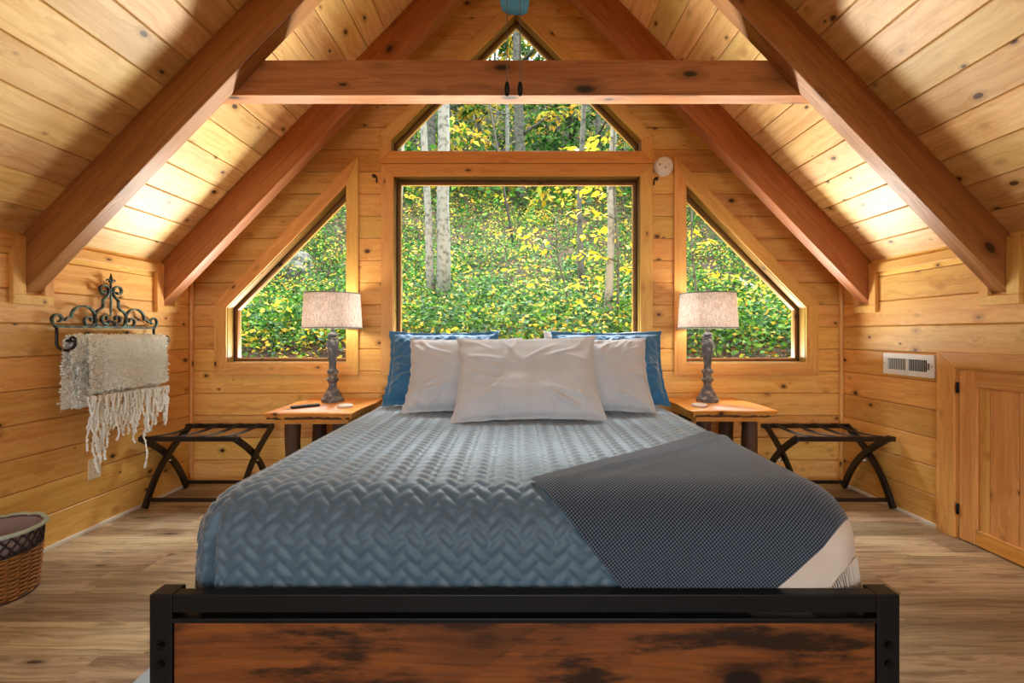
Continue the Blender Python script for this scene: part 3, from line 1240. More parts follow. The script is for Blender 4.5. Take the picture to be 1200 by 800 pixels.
pillow('pillow_sham', 0.74, 0.52, 0.15, (0.59, 2.80, zp), 0.45, -0.06, 'sham_blue',
       'crinkled blue quilted sham on the air vent side of the bed', flange=0.1, seed=63, quilted=True, crumple=1.6)
pillow('bed_pillow', 0.70, 0.50, 0.13, (0.54, 3.03, zp), 0.36, 0.0, 'white_cotton',
       'white pillow peeking out behind the blue sham and taupe pillow', seed=71)

# rug under the bed
rug = MB().box(-1.27, 1.12, 1.1, 2.6, 0.0, 0.012)
tag(rug.build('area_rug', 'rug_fabric', bevel=0.004), 'pale blue grey rug under the foot of the bed', 'rug')


# ------------------------------------------------------------------ nightstands, lamps
def nightstand(x0, x1, y0, y1, label, seed, leg_mat):
    zt = 0.675
    r_ = random.Random(seed)
    t = thing('nightstand', ((x0 + x1) / 2, (y0 + y1) / 2, 0), label, 'nightstand')
    # live-edge slab: irregular outline with an undercut bark edge
    n = 28
    rings = []
    out = []
    for i in range(n):
        f = i / (n - 1)
        out.append((x0 + (x1 - x0) * f, y0 + 0.010 * math.sin(f * 9 + seed) + r_.uniform(-0.006, 0.006)))
    for i in range(1, 14):
        f = i / 14
        out.append((x1 + 0.008 * math.sin(f * 7 + seed), y0 + (y1 - y0) * f))
    for i in range(n):
        f = 1 - i / (n - 1)
        out.append((x0 + (x1 - x0) * f, y1))
    for i in range(1, 14):
        f = 1 - i / 14
        out.append((x0 + 0.008 * math.sin(f * 8 + 2 * seed), y0 + (y1 - y0) * f))
    cx, cy = (x0 + x1) / 2, (y0 + y1) / 2
    mb = MB()
    m = len(out)
    for z, ins in ((zt, 0.008), (zt - 0.006, 0.0), (zt - 0.022, 0.004), (zt - 0.042, 0.016)):
        for (px, py) in out:
            dx, dy = px - cx, py - cy
            L_ = math.hypot(dx, dy)
            jit = r_.uniform(0, 0.006) if z < zt - 0.01 else 0
            mb.v.append((px - dx / L_ * (ins + jit), py - dy / L_ * (ins + jit), z))
    for a in range(3):
        for i in range(m):
            j = (i + 1) % m
            mb.f.append((a * m + i, a * m + j, (a + 1) * m + j, (a + 1) * m + i))
    mb.f.append(tuple(range(m)))
    mb.f.append(tuple(range(4 * m - 1, 3 * m - 1, -1)))
    shade_auto(mb.build('slab_top', 'slab_pine', t), 50)
    # bark showing on the front edge
    eb = MB()
    pts = [(x0 + 0.02 + (x1 - x0 - 0.04) * i / 16, y0 + 0.016 + 0.010 * math.sin(i / 16 * 9 + seed), zt - 0.037 + r_.uniform(-0.002, 0.002)) for i in range(17)]
    eb.tube(pts, [0.006 + r_.uniform(0, 0.005) for _ in pts], 7).build('bark_edge', 'bark', t, True)
    for yy in (y0 + 0.06, y1 - 0.09):
        MB().box(x0 + 0.045, x1 - 0.045, yy, yy + 0.03, zt - 0.082, zt - 0.042).build('apron', 'slab_pine', t, bevel=0.002)
    for xx in (x0 + 0.045, x1 - 0.075):
        MB().box(xx, xx + 0.03, y0 + 0.09, y1 - 0.09, zt - 0.082, zt - 0.042).build('apron', 'slab_pine', t, bevel=0.002)
    for lx in (x0 + 0.125, x1 - 0.125):
        for ly in (y0 + 0.13, y1 - 0.13):
            pts, rad = [], []
            for i in range(9):
                f = i / 8
                pts.append((lx + r_.uniform(-0.003, 0.003), ly + r_.uniform(-0.003, 0.003), f * (zt - 0.043)))
                rad.append(0.052 - 0.004 * f + r_.uniform(-0.003, 0.003))
            regrain(MB().tube(pts, rad, 14).build('log_leg', leg_mat, t, True), 'Z')
    return t


nightstand(-1.575, -1.02, 2.78, 3.43, 'live-edge pine slab nightstand with dark bark log legs, holding the remote', 3, 'bark')
nightstand(1.125, 1.68, 2.86, 3.45, 'live-edge pine slab nightstand with log legs on the air vent side', 5, 'bark')


def lamp(x, y, label):
    z0 = 0.676
    t = thing('table_lamp', (x, y, z0), label, 'lamp')
    sc = 1 / 4.44 / 161
    prof = [(0.078, 0.0), (0.078, 0.022), (0.070, 0.030), (0.052, 0.062), (0.038, 0.088), (0.036, 0.095), (0.028, 0.103),
            (0.026, 0.125), (0.030, 0.140), (0.042, 0.153), (0.042, 0.160), (0.030, 0.172), (0.027, 0.190), (0.032, 0.203),
            (0.041, 0.213), (0.041, 0.220), (0.026, 0.236), (0.024, 0.25)]
    base = MB().lathe((x, y, z0), prof, 10).build('lamp_base', 'lamp_grey', t)
    # fluted, swelling column
    mb = MB()
    seg = 40
    col = [(0.023, 0.245), (0.026, 0.28), (0.032, 0.33), (0.039, 0.38), (0.043, 0.41), (0.044, 0.425), (0.038, 0.44), (0.030, 0.447)]
    n0 = 0
    for r, z in col:
        for s in range(seg):
            a = 2 * PI * s / seg
            rr = r * (1 - 0.06 * (0.5 + 0.5 * math.cos(a * 10)))
            mb.v.append((x + rr * math.cos(a), y + rr * math.sin(a), z0 + z))
    for i in range(len(col) - 1):
        for s in range(seg):
            s2 = (s + 1) % seg
            mb.f.append((i * seg + s, i * seg + s2, (i + 1) * seg + s2, (i + 1) * seg + s))
    mb.f.append(tuple(range(seg - 1, -1, -1)))
    mb.f.append(tuple((len(col) - 1) * seg + s for s in range(seg)))
    shade_auto(mb.build('column', 'lamp_grey', t), 50)
    MB().lathe((x, y, z0), [(0.028, 0.446), (0.034, 0.455), (0.034, 0.462), (0.024, 0.470), (0.036, 0.478), (0.036, 0.488), (0.022, 0.497), (0.014, 0.505), (0.014, 0.53)], 20).build('neck', 'lamp_grey', t)
    MB().lathe((x, y, z0), [(0.016, 0.53), (0.016, 0.565)], 14).build('socket', 'bulb_socket', t, True)
    MB().lathe((x, y, z0), [(0.012, 0.565), (0.02, 0.58), (0.028, 0.61), (0.026, 0.635), (0.012, 0.655)], 14).build('bulb', 'bulb_glow', t, True)
    # drum shade, open top and bottom, with thickness
    sh = MB()
    seg = 48
    zb, ztop, rb, rt = 0.527, 0.782, 0.205, 0.190
    for r, z in ((rb, zb), (rt, ztop), (rt - 0.003, ztop), (rb - 0.003, zb)):
        for s in range(seg):
            a = 2 * PI * s / seg
            sh.v.append((x + r * math.cos(a), y + r * math.sin(a), z0 + z))
    for i in range(4):
        for s in range(seg):
            s2 = (s + 1) % seg
            j = (i + 1) % 4
            sh.f.append((i * seg + s, i * seg + s2, j * seg + s2, j * seg + s))
    shade = shade_auto(sh.build('shade', 'linen_shade', t), 40)
    for r, z in ((rb, zb), (rt, ztop)):
        pts = [(x + (r - 0.001) * math.cos(2 * PI * s / seg), y + (r - 0.001) * math.sin(2 * PI * s / seg), z0 + z + (0.004 if z == zb else -0.004)) for s in range(seg)]
        MB().tube(pts, 0.0045, 6, closed=True).build('rim_band', 'shade_band', shade, True)
    hp = MB()
    hp.tube([(x, y, z0 + 0.545), (x - 0.05, y, z0 + 0.60), (x - 0.05, y, z0 + 0.68), (x, y, z0 + 0.775), (x + 0.05, y, z0 + 0.68), (x + 0.05, y, z0 + 0.60), (x, y, z0 + 0.545)], 0.0025, 6)
    for k in range(3):
        a = k * 2 * PI / 3 + 0.4
        hp.tube([(x, y, z0 + 0.772), (x + (rt - 0.004) * math.cos(a), y + (rt - 0.004) * math.sin(a), z0 + 0.772)], 0.002, 6)
    hp.build('harp', 'fan_metal', t, True)
    MB().lathe((x, y, z0), [(0.006, 0.772), (0.012, 0.786), (0.008, 0.795), (0.014, 0.806), (0.010, 0.818), (0.002, 0.824)], 14).build('finial', 'lamp_grey', t, True)
    ld = bpy.data.lights.new('lamp_light', 'POINT')
    ld.energy = 4.0
    ld.color = (1.0, 0.84, 0.66)
    ld.shadow_soft_size = 0.035
    lo = bpy.data.objects.new('lamp_light', ld)
    COL.objects.link(lo)
    lo.parent = t
    lo.location = (0, 0, 0.67)
    return t


lamp(-1.33, 3.245, 'lit table lamp with grey turned base and linen drum shade, behind the remote control')
lamp(1.385, 3.245, 'lit table lamp with grey turned base and linen drum shade, nearer the air vent')

# remote and coasters
rem = thing('remote_control', (-1.405, 2.985, 0.676), 'slim dark grey remote control lying on the nightstand', 'remote')
mb = MB().box(-0.09, 0.09, -0.02, 0.02, 0.0, 0.016)
o = mb.build('casing', 'remote_black', None, bevel=0.005)
o.parent = rem
bt = MB()
for i in range(7):
    for j in range(3):
        bt.box(-0.075 + i * 0.018, -0.065 + i * 0.018, -0.013 + j * 0.010, -0.007 + j * 0.010, 0.015, 0.0175)
o2 = bt.build('button_pad', 'grey_plastic', None)
o2.parent = rem
tag(o2, kind='stuff')
rem.rotation_euler = (0, 0, 0.75)


def coaster(x, y, label):
    prof = [(0.046, 0.0), (0.05, 0.004), (0.05, 0.013), (0.045, 0.017), (0.038, 0.0155)]
    o = MB().lathe((0, 0, 0), prof, 32).build('coaster', 'coaster_white', None, True)
    o.location = (x, y, 0.6755)
    shade_auto(o, 30)
    tag(o, label, 'coaster')


coaster(-1.145, 2.995, 'round white coaster lying beside the remote control')
coaster(1.235, 3.02, 'round white coaster on the nightstand nearer the air vent')


# ------------------------------------------------------------------ folding luggage racks
def luggage_rack(x0, x1, y0, y1, label):
    zt = 0.475
    t = thing('luggage_rack', ((x0 + x1) / 2, (y0 + y1) / 2, 0), label, 'luggage rack')
    ym = (y0 + y1) / 2
    for x in (x0 + 0.02, x1 - 0.02):
        for flip, dx in ((1, -0.0125), (-1, 0.0125)):
            pts = []
            for i in range(15):
                f = i / 14
                # arched leg: from the upper rail at one side to the foot at the other
                yy = y0 + (y1 - y0) * f
                zz = zt * (1 - f)
                bow = 0.075 * math.sin(PI * f)
                nx, nz = (zt, (y1 - y0))
                L_ = math.hypot(nx, nz)
                yy += bow * nx / L_
                zz += bow * nz / L_ * 0.55
                # feet turn down
                if flip < 0:
                    yy = y0 + y1 - yy
                pts.append((x + dx, yy, max(zz, 0.012)))
            MB().strip(pts, (1, 0, 0), 0.022, 0.042).build('leg', 'rack_black', t, bevel=0.003)
        MB().tube([(x - 0.03, ym + 0.0, 0.272), (x + 0.03, ym + 0.0, 0.272)], 0.006, 10).build('pivot_bolt', 'chrome', t, True)
    for yy in (y0, y1):
        MB().box(x0, x1, yy - 0.014, yy + 0.014, zt - 0.02, zt + 0.012).build('top_rail', 'rack_black', t, bevel=0.005)
        yl = yy + (0.03 if yy == y0 else -0.03)
        MB().box(x0 + 0.03, x1 - 0.03, yl - 0.008, yl + 0.008, 0.045, 0.07).build('stretcher', 'rack_black', t, bevel=0.003)
    for i in range(4):
        xx = x0 + 0.10 + i * (x1 - x0 - 0.2) / 3
        pts = []
        for k in range(9):
            f = k / 8
            pts.append((xx, y0 + (y1 - y0) * f, zt + 0.014 - 0.018 * math.sin(PI * f)))
        MB().strip(pts, (1, 0, 0), 0.045, 0.003).build('strap', 'strap_black', t)
    return t


luggage_rack(-2.49, -1.83, 2.96, 3.38, 'black folding luggage rack with straps below the hanging chenille blanket')
luggage_rack(1.85, 2.50, 2.96, 3.38, 'black folding luggage rack with straps below the air vent')


# ------------------------------------------------------------------ wrought-iron towel rack on the left wall
tr_root = thing('towel_rack', (-XW, 2.75, 1.2), 'wrought iron scrollwork towel rack with green patina on the pine wall', 'towel rack')
XI = -XW + 0.035
YC = 2.752


def P3(u, v, x=XI):
    return (x, YC + u, 1.205 + v)


def scroll(cu, cv, r0, r1, a0, a1, n=26):
    return [P3(cu + (r0 + (r1 - r0) * i / n) * math.cos(a0 + (a1 - a0) * i / n), cv + (r0 + (r1 - r0) * i / n) * math.sin(a0 + (a1 - a0) * i / n)) for i in range(n + 1)]


def iron(pts, nm='scroll', w=0.016, h=0.009):
    return MB().strip(pts, (1, 0, 0), w, h).build(nm, 'iron_patina', tr_root)


iron([P3(-0.335, 0), P3(0.335, 0)], 'top_bar', 0.018, 0.012)
for sg in (-1, 1):
    m_ = lambda pts: [(p[0], YC + sg * (p[1] - YC), p[2]) for p in pts]
    # outer curl
    iron(m_(scroll(0.318, 0.040, 0.040, 0.012, -PI * 0.6, PI * 1.5)))
    # curl to shoulder
    arc = [P3(0.285, 0.035), P3(0.262, 0.052), P3(0.245, 0.052)] + [P3(0.175 + 0.07 * math.cos(a), 0.058 + 0.062 * math.sin(a)) for a in np.linspace(0.0, PI, 16)] + \
          [P3(0.101, 0.03)] + scroll(0.142, 0.038, 0.040, 0.012, PI, PI * 3.1)
    iron(m_(arc))
    # tall middle: bulb, step, top curl
    mid = [P3(0.018 + 0.0, 0.03)] + [P3(0.062 + 0.046 * math.cos(a), 0.052 + 0.055 * math.sin(a) * (1.0 if math.sin(a) < 0 else 1.0)) for a in np.linspace(-PI * 0.9, PI * 0.45, 16)] + \
          [P3(0.052, 0.125), P3(0.052, 0.165), P3(0.030, 0.185), P3(0.014, 0.205)] + scroll(0.050, 0.225, 0.036, 0.012, PI * 1.15, -PI * 0.9)
    iron(m_(mid))
    iron(m_(scroll(0.040, 0.052, 0.034, 0.010, -PI * 0.9, PI * 1.2)))
    # wall stud and J hook that carries the rod
    ye = YC + sg * 0.325
    hook = [(XI, ye, 1.205), (XI, ye, 1.15)]
    for a in np.linspace(PI, 2 * PI, 12):
        hook.append((XI + 0.05 + 0.05 * math.cos(a), ye, 1.115 + 0.04 * math.sin(a)))
    hook += [(XI + 0.10, ye, 1.128)]
    for a in np.linspace(0, PI * 1.3, 8):
        hook.append((XI + 0.088 + 0.012 * math.cos(a), ye, 1.135 + 0.012 * math.sin(a)))
    MB().tube(hook, 0.0075, 8).build('hook', 'rack_black', tr_root, True)
    MB().tube([(-XW, YC + sg * 0.25, 1.205), (XI, YC + sg * 0.25, 1.205)], 0.006, 8).build('wall_stud', 'rack_black', tr_root, True)
# twisted spear with fleur finial
tw = []
iron([P3(0, 0.07), P3(0, 0.275)], 'spear', 0.009, 0.009)
fl_ = MB()
fl_.tube([P3(0, 0.27), P3(0, 0.285), P3(0, 0.305), P3(0, 0.33)], [0.004, 0.010, 0.008, 0.001], 8)
for sg in (-1, 1):
    fl_.tube([P3(0, 0.275), P3(sg * 0.016, 0.292), P3(sg * 0.028, 0.29), P3(sg * 0.03, 0.28)], [0.004, 0.006, 0.005, 0.002], 8)
fl_.tube([P3(-0.016, 0.277), P3(0.016, 0.277)], 0.005, 8)
fl_.build('finial', 'iron_patina', tr_root, True)
XR, ZR = XI + 0.075, 1.128
MB().tube([(XR, YC - 0.345, ZR), (XR, YC + 0.355, ZR)], 0.008, 10).build('rod', 'rack_black', tr_root, True)

# chenille blanket folded over the rod
bl = thing('chenille_blanket', (XR, YC, ZR), 'shaggy cream chenille blanket with long fringe hung over the towel rack rod', 'blanket')
st = 0.0065


def sheet(y0, y1, zlen_front, zlen_back, name, xoff, seed):
    L0, L1 = -zlen_back, zlen_front
    ys = np.arange(y0, y1, st)
    ls = np.arange(L0, L1, st)
    Y, Lg = np.meshgrid(ys, ls, indexing='ij')
    Y, Lg = Y.ravel(), Lg.ravel()
    R = 0.028
    half = R * PI / 2
    a = np.clip(Lg / R, -PI / 2, PI / 2)
    x = R * np.sin(a)
    z = R * np.cos(a) - np.maximum(np.abs(Lg) - half, 0)
    wave = 0.012 * np.sin(Y * 23 + seed) * np.clip(np.abs(Lg) * 3, 0, 1) + soft(Y, Lg, 20, seed) * 0.008
    fuzz = rng.normal(0, 0.003, len(Y))
    x = x + (wave + xoff * np.clip(np.abs(Lg) * 4, 0, 1)) * np.where(Lg > 0, 1, 0.5) + fuzz
    x = np.maximum(x, -0.095)
    z = z + rng.normal(0, 0.003, len(Y))
    yj = Y + rng.normal(0, 0.003, len(Y))
    vv = np.stack([XR + x, yj, ZR + z], 1)
    o = np_mesh(name, vv, grid_faces(len(ys), len(ls)), 'chenille', bl, smooth=True)
    return vv


v1 = sheet(YC - 0.255, YC + 0.30, 0.33, 0.36, 'cloth', 0.012, 2)
v2 = sheet(YC - 0.325, YC - 0.15, 0.16, 0.42, 'folded_cloth', -0.035, 5)
# curly tufts
allv = np.concatenate([v1, v2])
pick = allv[rng.integers(0, len(allv), 11000)]
base_dir = rng.normal(0, 1, (len(pick), 3))
base_dir[:, 0] = np.abs(base_dir[:, 0]) * np.where(pick[:, 0] > XR - 0.01, 1, -0.3)
base_dir[:, 2] -= 0.5
base_dir /= np.linalg.norm(base_dir, axis=1)[:, None]
perp = np.cross(base_dir, rng.normal(0, 1, (len(pick), 3)))
perp /= np.linalg.norm(perp, axis=1)[:, None]
ln = rng.uniform(0.007, 0.013, len(pick))[:, None]
wd = 0.0045
p0 = pick
p1 = pick + base_dir * ln * 0.6 + perp * ln * 0.25
p2 = pick + base_dir * ln * 0.8 + perp * ln * 0.8
third = np.cross(base_dir, perp)
vv = np.stack([p0 + third * wd, p0 - third * wd, p1 - third * wd, p1 + third * wd, p2 + third * wd * .7, p2 - third * wd * .7], 1).reshape(-1, 3)
n6 = np.arange(len(pick)) * 6
tf = np.concatenate([np.stack([n6, n6 + 1, n6 + 2, n6 + 3], 1), np.stack([n6 + 3, n6 + 2, n6 + 5, n6 + 4], 1)])
vv[:, 0] = np.maximum(vv[:, 0], -XW + 0.03)
tag(np_mesh('tufts', vv, tf, 'chenille', bl), kind='stuff')
fr_ = MB()
rr_ = random.Random(4)
for i in range(84):
    yy = YC - 0.25 + 0.545 * i / 83 + rr_.uniform(-0.006, 0.006)
    z = ZR - 0.315
    x = XR + 0.034 + rr_.uniform(-0.012, 0.016)
    u_ = (yy - YC + 0.25) / 0.545
    ln_ = 0.13 + 0.17 * rr_.random() ** 1.5 + 0.10 * math.exp(-((u_ - 0.12) / 0.1) ** 2)
    if i in (3, 6, 40, 48):
        ln_ += 0.12
    if i == 60:
        ln_ = 0.52
    pts, rad = [], []
    dy = 0.0
    n_ = int(ln_ / 0.008)
    for k in range(n_):
        dy += rr_.uniform(-0.0035, 0.0035)
        pts.append((x + rr_.uniform(-0.003, 0.003) + 0.01 * math.sin(k * 0.2 + i), yy + dy, z - k * 0.008))
        rad.append(rr_.uniform(0.003, 0.0085))
    fr_.tube(pts, rad, 5)
# loops of fringe knotted together
for i in range(9):
    ya = YC - 0.22 + 0.05 * i + rr_.uniform(-0.01, 0.01)
    w_ = rr_.uniform(0.05, 0.09)
    zz = ZR - 0.36 - rr_.uniform(0, 0.08)
    pts, rad = [], []
    for k in range(17):
        f = k / 16
        pts.append((XR + 0.045 + rr_.uniform(-0.003, 0.003), ya + w_ * f, zz - 0.10 * math.sin(PI * f) + rr_.uniform(-0.002, 0.002)))
        rad.append(rr_.uniform(0.003, 0.0065))
    fr_.tube(pts, rad, 5)
tag(fr_.build('fringe', 'chenille', bl, True), kind='stuff')

# electrical outlet
ot = thing('electrical_outlet', (-XW, 2.68, 0.36), 'cream duplex outlet plate low on the wall below the blanket', 'outlet')
MB().box(-XW, -XW + 0.006, 2.64, 2.72, 0.30, 0.42).build('plate', 'outlet_plastic', ot, bevel=0.002)
for zc in (0.335, 0.385):
    r_ = MB().box(-XW + 0.005, -XW + 0.009, 2.664, 2.696, zc - 0.017, zc + 0.017).build('receptacle', 'outlet_plastic', ot, bevel=0.001)
    for yy in (2.673, 2.687):
        MB().box(-XW + 0.0088, -XW + 0.0094, yy - 0.0015, yy + 0.0015, zc - 0.004, zc + 0.009).build('slot', 'dark_slot', r_)
MB().tube([(-XW + 0.005, 2.68, 0.36), (-XW + 0.008, 2.68, 0.36)], 0.004, 10).build('screw', 'chrome', ot)

# ------------------------------------------------------------------ wicker basket by the left wall
bc = (-2.335, 1.985, 0.0)
bk = thing('wicker_basket', bc, 'brown woven wicker basket with dark lattice rim and cloth liner by the wall', 'basket')
BH, RB0, RB1 = 0.295, 0.145, 0.168


def brad(z):
    return RB0 + (RB1 - RB0) * (z / BH) ** 0.8


mb = MB()
mb.lathe(bc, [(RB0 - 0.006, 0.006), (RB0 - 0.005, 0.02), (brad(0.15) - 0.008, 0.15), (brad(0.205) - 0.006, 0.205), (brad(0.205) - 0.009, 0.205), (brad(0.15) - 0.011, 0.15), (RB0 - 0.012, 0.012)], 40)
mb.build('inner_wall', 'wicker_dark', bk, True)
NS = 26
nr = 0
z = 0.012
wv = MB()
while z < 0.205:
    pts = []
    sg = 1 if nr % 2 else -1
    for k in range(NS * 4):
        a = 2 * PI * k / (NS * 4)
        r = brad(z) + sg * 0.005 * math.cos(a * NS / 2)
        pts.append((bc[0] + r * math.cos(a), bc[1] + r * math.sin(a), z + 0.0008 * math.sin(a * 5 + nr)))
    MB().tube(pts, 0.0048, 6, closed=True).build('wicker_strand', 'wicker', bk, True)
    z += 0.0092
    nr += 1
for k in range(NS):
    a = 2 * PI * (k + 0.5) / NS
    pts = [(bc[0] + brad(zz) * math.cos(a), bc[1] + brad(zz) * math.sin(a), zz) for zz in (0.0, 0.07, 0.14, 0.215)]
    MB().tube(pts, 0.0042, 6).build('stake', 'wicker_dark', bk, True)
pts = [(bc[0] + (RB0 + 0.003) * math.cos(2 * PI * k / 60), bc[1] + (RB0 + 0.003) * math.sin(2 * PI * k / 60), 0.007) for k in range(60)]
MB().tube(pts, 0.0075, 6, closed=True).build('base_ring', 'wicker_dark', bk, True)
# lattice rim over the liner
for sg in (-1, 1):
    for k in range(28):
        pts = []
        for i in range(7):
            f = i / 6
            zz = 0.205 + 0.085 * f
            a = 2 * PI * k / 28 + sg * 0.36 * f
            pts.append((bc[0] + (brad(zz) + 0.003) * math.cos(a), bc[1] + (brad(zz) + 0.003) * math.sin(a), zz))
        MB().tube(pts, 0.0036, 5).build('lattice_strand', 'lattice_dark', bk, True)
for zz in (0.205, 0.292):
    pts = [(bc[0] + brad(zz) * math.cos(2 * PI * k / 60), bc[1] + brad(zz) * math.sin(2 * PI * k / 60), zz) for k in range(60)]
    MB().tube(pts, 0.006, 6, closed=True).build('rim', 'lattice_dark', bk, True)
mb = MB()
mb.lathe(bc, [(brad(0.2) - 0.003, 0.2), (brad(BH) - 0.002, BH), (brad(BH) - 0.005, BH), (brad(0.2) - 0.014, 0.2), (RB0 - 0.018, 0.03), (0.01, 0.028)], 48)
ln_ = mb.build('liner', 'liner_cloth', bk, True)
hem = MB()
n_ = 64
for rr2, zz in ((RB1 - 0.004, BH + 0.004), (RB1 + 0.010, BH + 0.012), (RB1 + 0.016, BH - 0.004), (RB1 + 0.013, BH - 0.006)):
    for k in range(n_):
        a = 2 * PI * k / n_
        w_ = 0.0015 * math.sin(a * 11) + 0.001 * math.sin(a * 23)
        hem.v.append((bc[0] + (rr2 + w_) * math.cos(a), bc[1] + (rr2 + w_) * math.sin(a), zz + w_))
for i in range(3):
    for k in range(n_):
        k2 = (k + 1) % n_
        hem.f.append((i * n_ + k, i * n_ + k2, (i + 1) * n_ + k2, (i + 1) * n_ + k))
hem.build('hem', 'liner_hem', ln_, True)

# ------------------------------------------------------------------ air vent on the right wall
vt = thing('air_vent', (XW, 2.875, 0.90), 'white metal air register on the pine wall above the luggage rack', 'vent')
vy0, vy1, vz0, vz1 = 2.69, 3.06, 0.897, 1.035
MB().box(XW - 0.003, XW + 0.004, vy0 + 0.02, vy1 - 0.02, vz0 + 0.02, vz1 - 0.02).build('backing', 'dark_slot', vt)
fm = MB()
fm.box(XW - 0.018, XW, vy0, vy1, vz1 - 0.032, vz1).box(XW - 0.018, XW, vy0, vy1, vz0, vz0 + 0.032)
fm.box(XW - 0.018, XW, vy0, vy0 + 0.045, vz0 + 0.032, vz1 - 0.032).box(XW - 0.018, XW, vy1 - 0.034, vy1, vz0 + 0.032, vz1 - 0.032)
fm.box(XW - 0.018, XW, 2.872, 2.886, vz0 + 0.032, vz1 - 0.032)
fm.build('frame', 'vent_white', vt)
for a, b, cnt, wd_ in ((2.886, vy1 - 0.034, 11, 0.0085), (vy0 + 0.045, 2.872, 11, 0.0035)):
    for i in range(cnt):
        yy = a + (b - a) * (i + 0.5) / cnt
        s_ = put_board('louver', vt, vz1 - vz0 - 0.064, wd_, 0.002, (XW - 0.012, yy, (vz0 + vz1) / 2), (0, 0, 1), (0.25, 1, 0), 0.0004, 'vent_louver')
MB().box(XW - 0.026, XW - 0.016, vy0 + 0.028, vy0 + 0.034, 0.945, 0.985).build('damper_lever', 'grey_plastic', vt)
for yy in (vy0 + 0.012, vy1 - 0.012):
    MB().tube([(XW - 0.017, yy, 0.966), (XW - 0.020, yy, 0.966)], 0.004, 10).build('screw', 'grey_plastic', vt)

# ------------------------------------------------------------------ smoke detector and curtain hooks
sdc = (1.14, YB, 2.46)
sd = thing('smoke_detector', sdc, 'round white smoke detector on the gable wall beside the windows', 'smoke detector')


def disc(prof, seg=40):
    mb = MB()
    for r, d in prof:
        for s in range(seg):
            a = 2 * PI * s / seg
            mb.v.append((sdc[0] + r * math.cos(a), YB - d, sdc[2] + r * math.sin(a)))
    for i in range(len(prof) - 1):
        for s in range(seg):
            s2 = (s + 1) % seg
            mb.f.append((i * seg + s, i * seg + s2, (i + 1) * seg + s2, (i + 1) * seg + s))
    mb.f.append(tuple(range(seg)))
    mb.f.append(tuple((len(prof) - 1) * seg + s for s in range(seg)))
    return mb


shade_auto(disc([(0.074, 0), (0.074, 0.012)]).build('mounting_base', 'white_plastic', sd), 30)
shade_auto(disc([(0.066, 0.014), (0.070, 0.018), (0.066, 0.040), (0.058, 0.048), (0.028, 0.050), (0.025, 0.047), (0.006, 0.047)]).build('cover', 'white_plastic', sd), 30)
MB().box(sdc[0] - 0.046, sdc[0] - 0.036, YB - 0.0515, YB - 0.048, sdc[2] - 0.006, sdc[2] + 0.008).build('sounder_slot', 'grey_plastic', sd)
MB().tube([(sdc[0] + 0.002, YB - 0.052, sdc[2] - 0.02), (sdc[0] + 0.002, YB - 0.047, sdc[2] - 0.02)], 0.005, 12).build('test_button', 'grey_plastic', sd)


def hook(x, z, sgn, label):
    t = thing('curtain_hook', (x, YB, z), label, 'hook')
    MB().tube([(x, YB, z), (x, YB - 0.006, z)], 0.013, 14).build('rosette', 'hook_black', t, True)
    MB().tube([(x, YB - 0.004, z), (x, YB - 0.035, z + 0.002), (x + sgn * 0.018, YB - 0.045, z - 0.004), (x + sgn * 0.033, YB - 0.047, z - 0.014),
               (x + sgn * 0.036, YB - 0.047, z - 0.035), (x + sgn * 0.036, YB - 0.047, z - 0.062)], 0.006, 8).build('arm', 'hook_black', t, True)
    MB().tube([(x, YB - 0.03, z - 0.016), (x, YB - 0.03, z - 0.006)], 0.006, 8).build('thumbscrew', 'chrome', t, True)


hook(-1.105, 2.385, 1, 'small black curtain rod hook on the towel rack side of the window')
hook(1.09, 2.365, -1, 'small black curtain rod hook right under the smoke detector')

# ------------------------------------------------------------------ ceiling fan
fx, fy = -0.008, 1.50
fan = thing('ceiling_fan', (fx, fy, 2.55), 'ceiling fan with blue grey blades and two pull chains hung from the ridge', 'ceiling fan')
MB().tube([(fx, fy, 2.82), (fx, fy, KC - 0.03)], 0.012, 12).build('downrod', 'fan_metal', fan, True)
MB().lathe((fx, fy, 0), [(0.02, KC - 0.10), (0.07, KC - 0.05), (0.075, KC - 0.02)], 24).build('canopy', 'fan_metal', fan, True)
shade_auto(MB().lathe((fx, fy, 0), [(0.06, 2.60), (0.075, 2.61), (0.075, 2.66), (0.12, 2.69), (0.125, 2.78), (0.09, 2.82), (0.03, 2.84)], 32).build('motor', 'fan_metal', fan), 40)
for i in range(5):
    a = PI / 2 + i * 2 * PI / 5
    q = [(0.20, -0.05), (0.30, -0.062), (0.56, -0.066), (0.615, -0.058), (0.632, -0.03), (0.634, 0.03), (0.615, 0.058), (0.56, 0.066), (0.30, 0.062), (0.20, 0.05)]
    ca_, sa_ = math.cos(a), math.sin(a)

    def tp(r, s, z):
        return (fx + r * ca_ - s * sa_, fy + r * sa_ + s * ca_, z + s * 0.10)
    b_ = MB().prism([tp(r, s, 2.682) for r, s in q], [tp(r, s, 2.690) for r, s in q]).build('blade', 'fan_teal', fan)
    MB().prism([tp(r, s, 2.674) for r, s in ((0.08, -0.02), (0.26, -0.03), (0.26, 0.03), (0.08, 0.02))],
               [tp(r, s, 2.681) for r, s in ((0.08, -0.02), (0.26, -0.03), (0.26, 0.03), (0.08, 0.02))]).build('blade_iron', 'fan_metal', b_)
for xx in (-0.031, 0.013):
    n_ = 60
    MB().tube([(xx, fy, 2.60 - (2.60 - 2.008) * k / n_) for k in range(n_ + 1)], [0.0022 if k % 2 else 0.0014 for k in range(n_ + 1)], 6).build('pull_chain', 'fan_metal', fan, True)
    MB().lathe((xx, fy, 0), [(0.002, 1.960), (0.007, 1.964), (0.0092, 1.985), (0.007, 2.003), (0.002, 2.010)], 14).build('chain_pull', 'hook_black', fan, True)

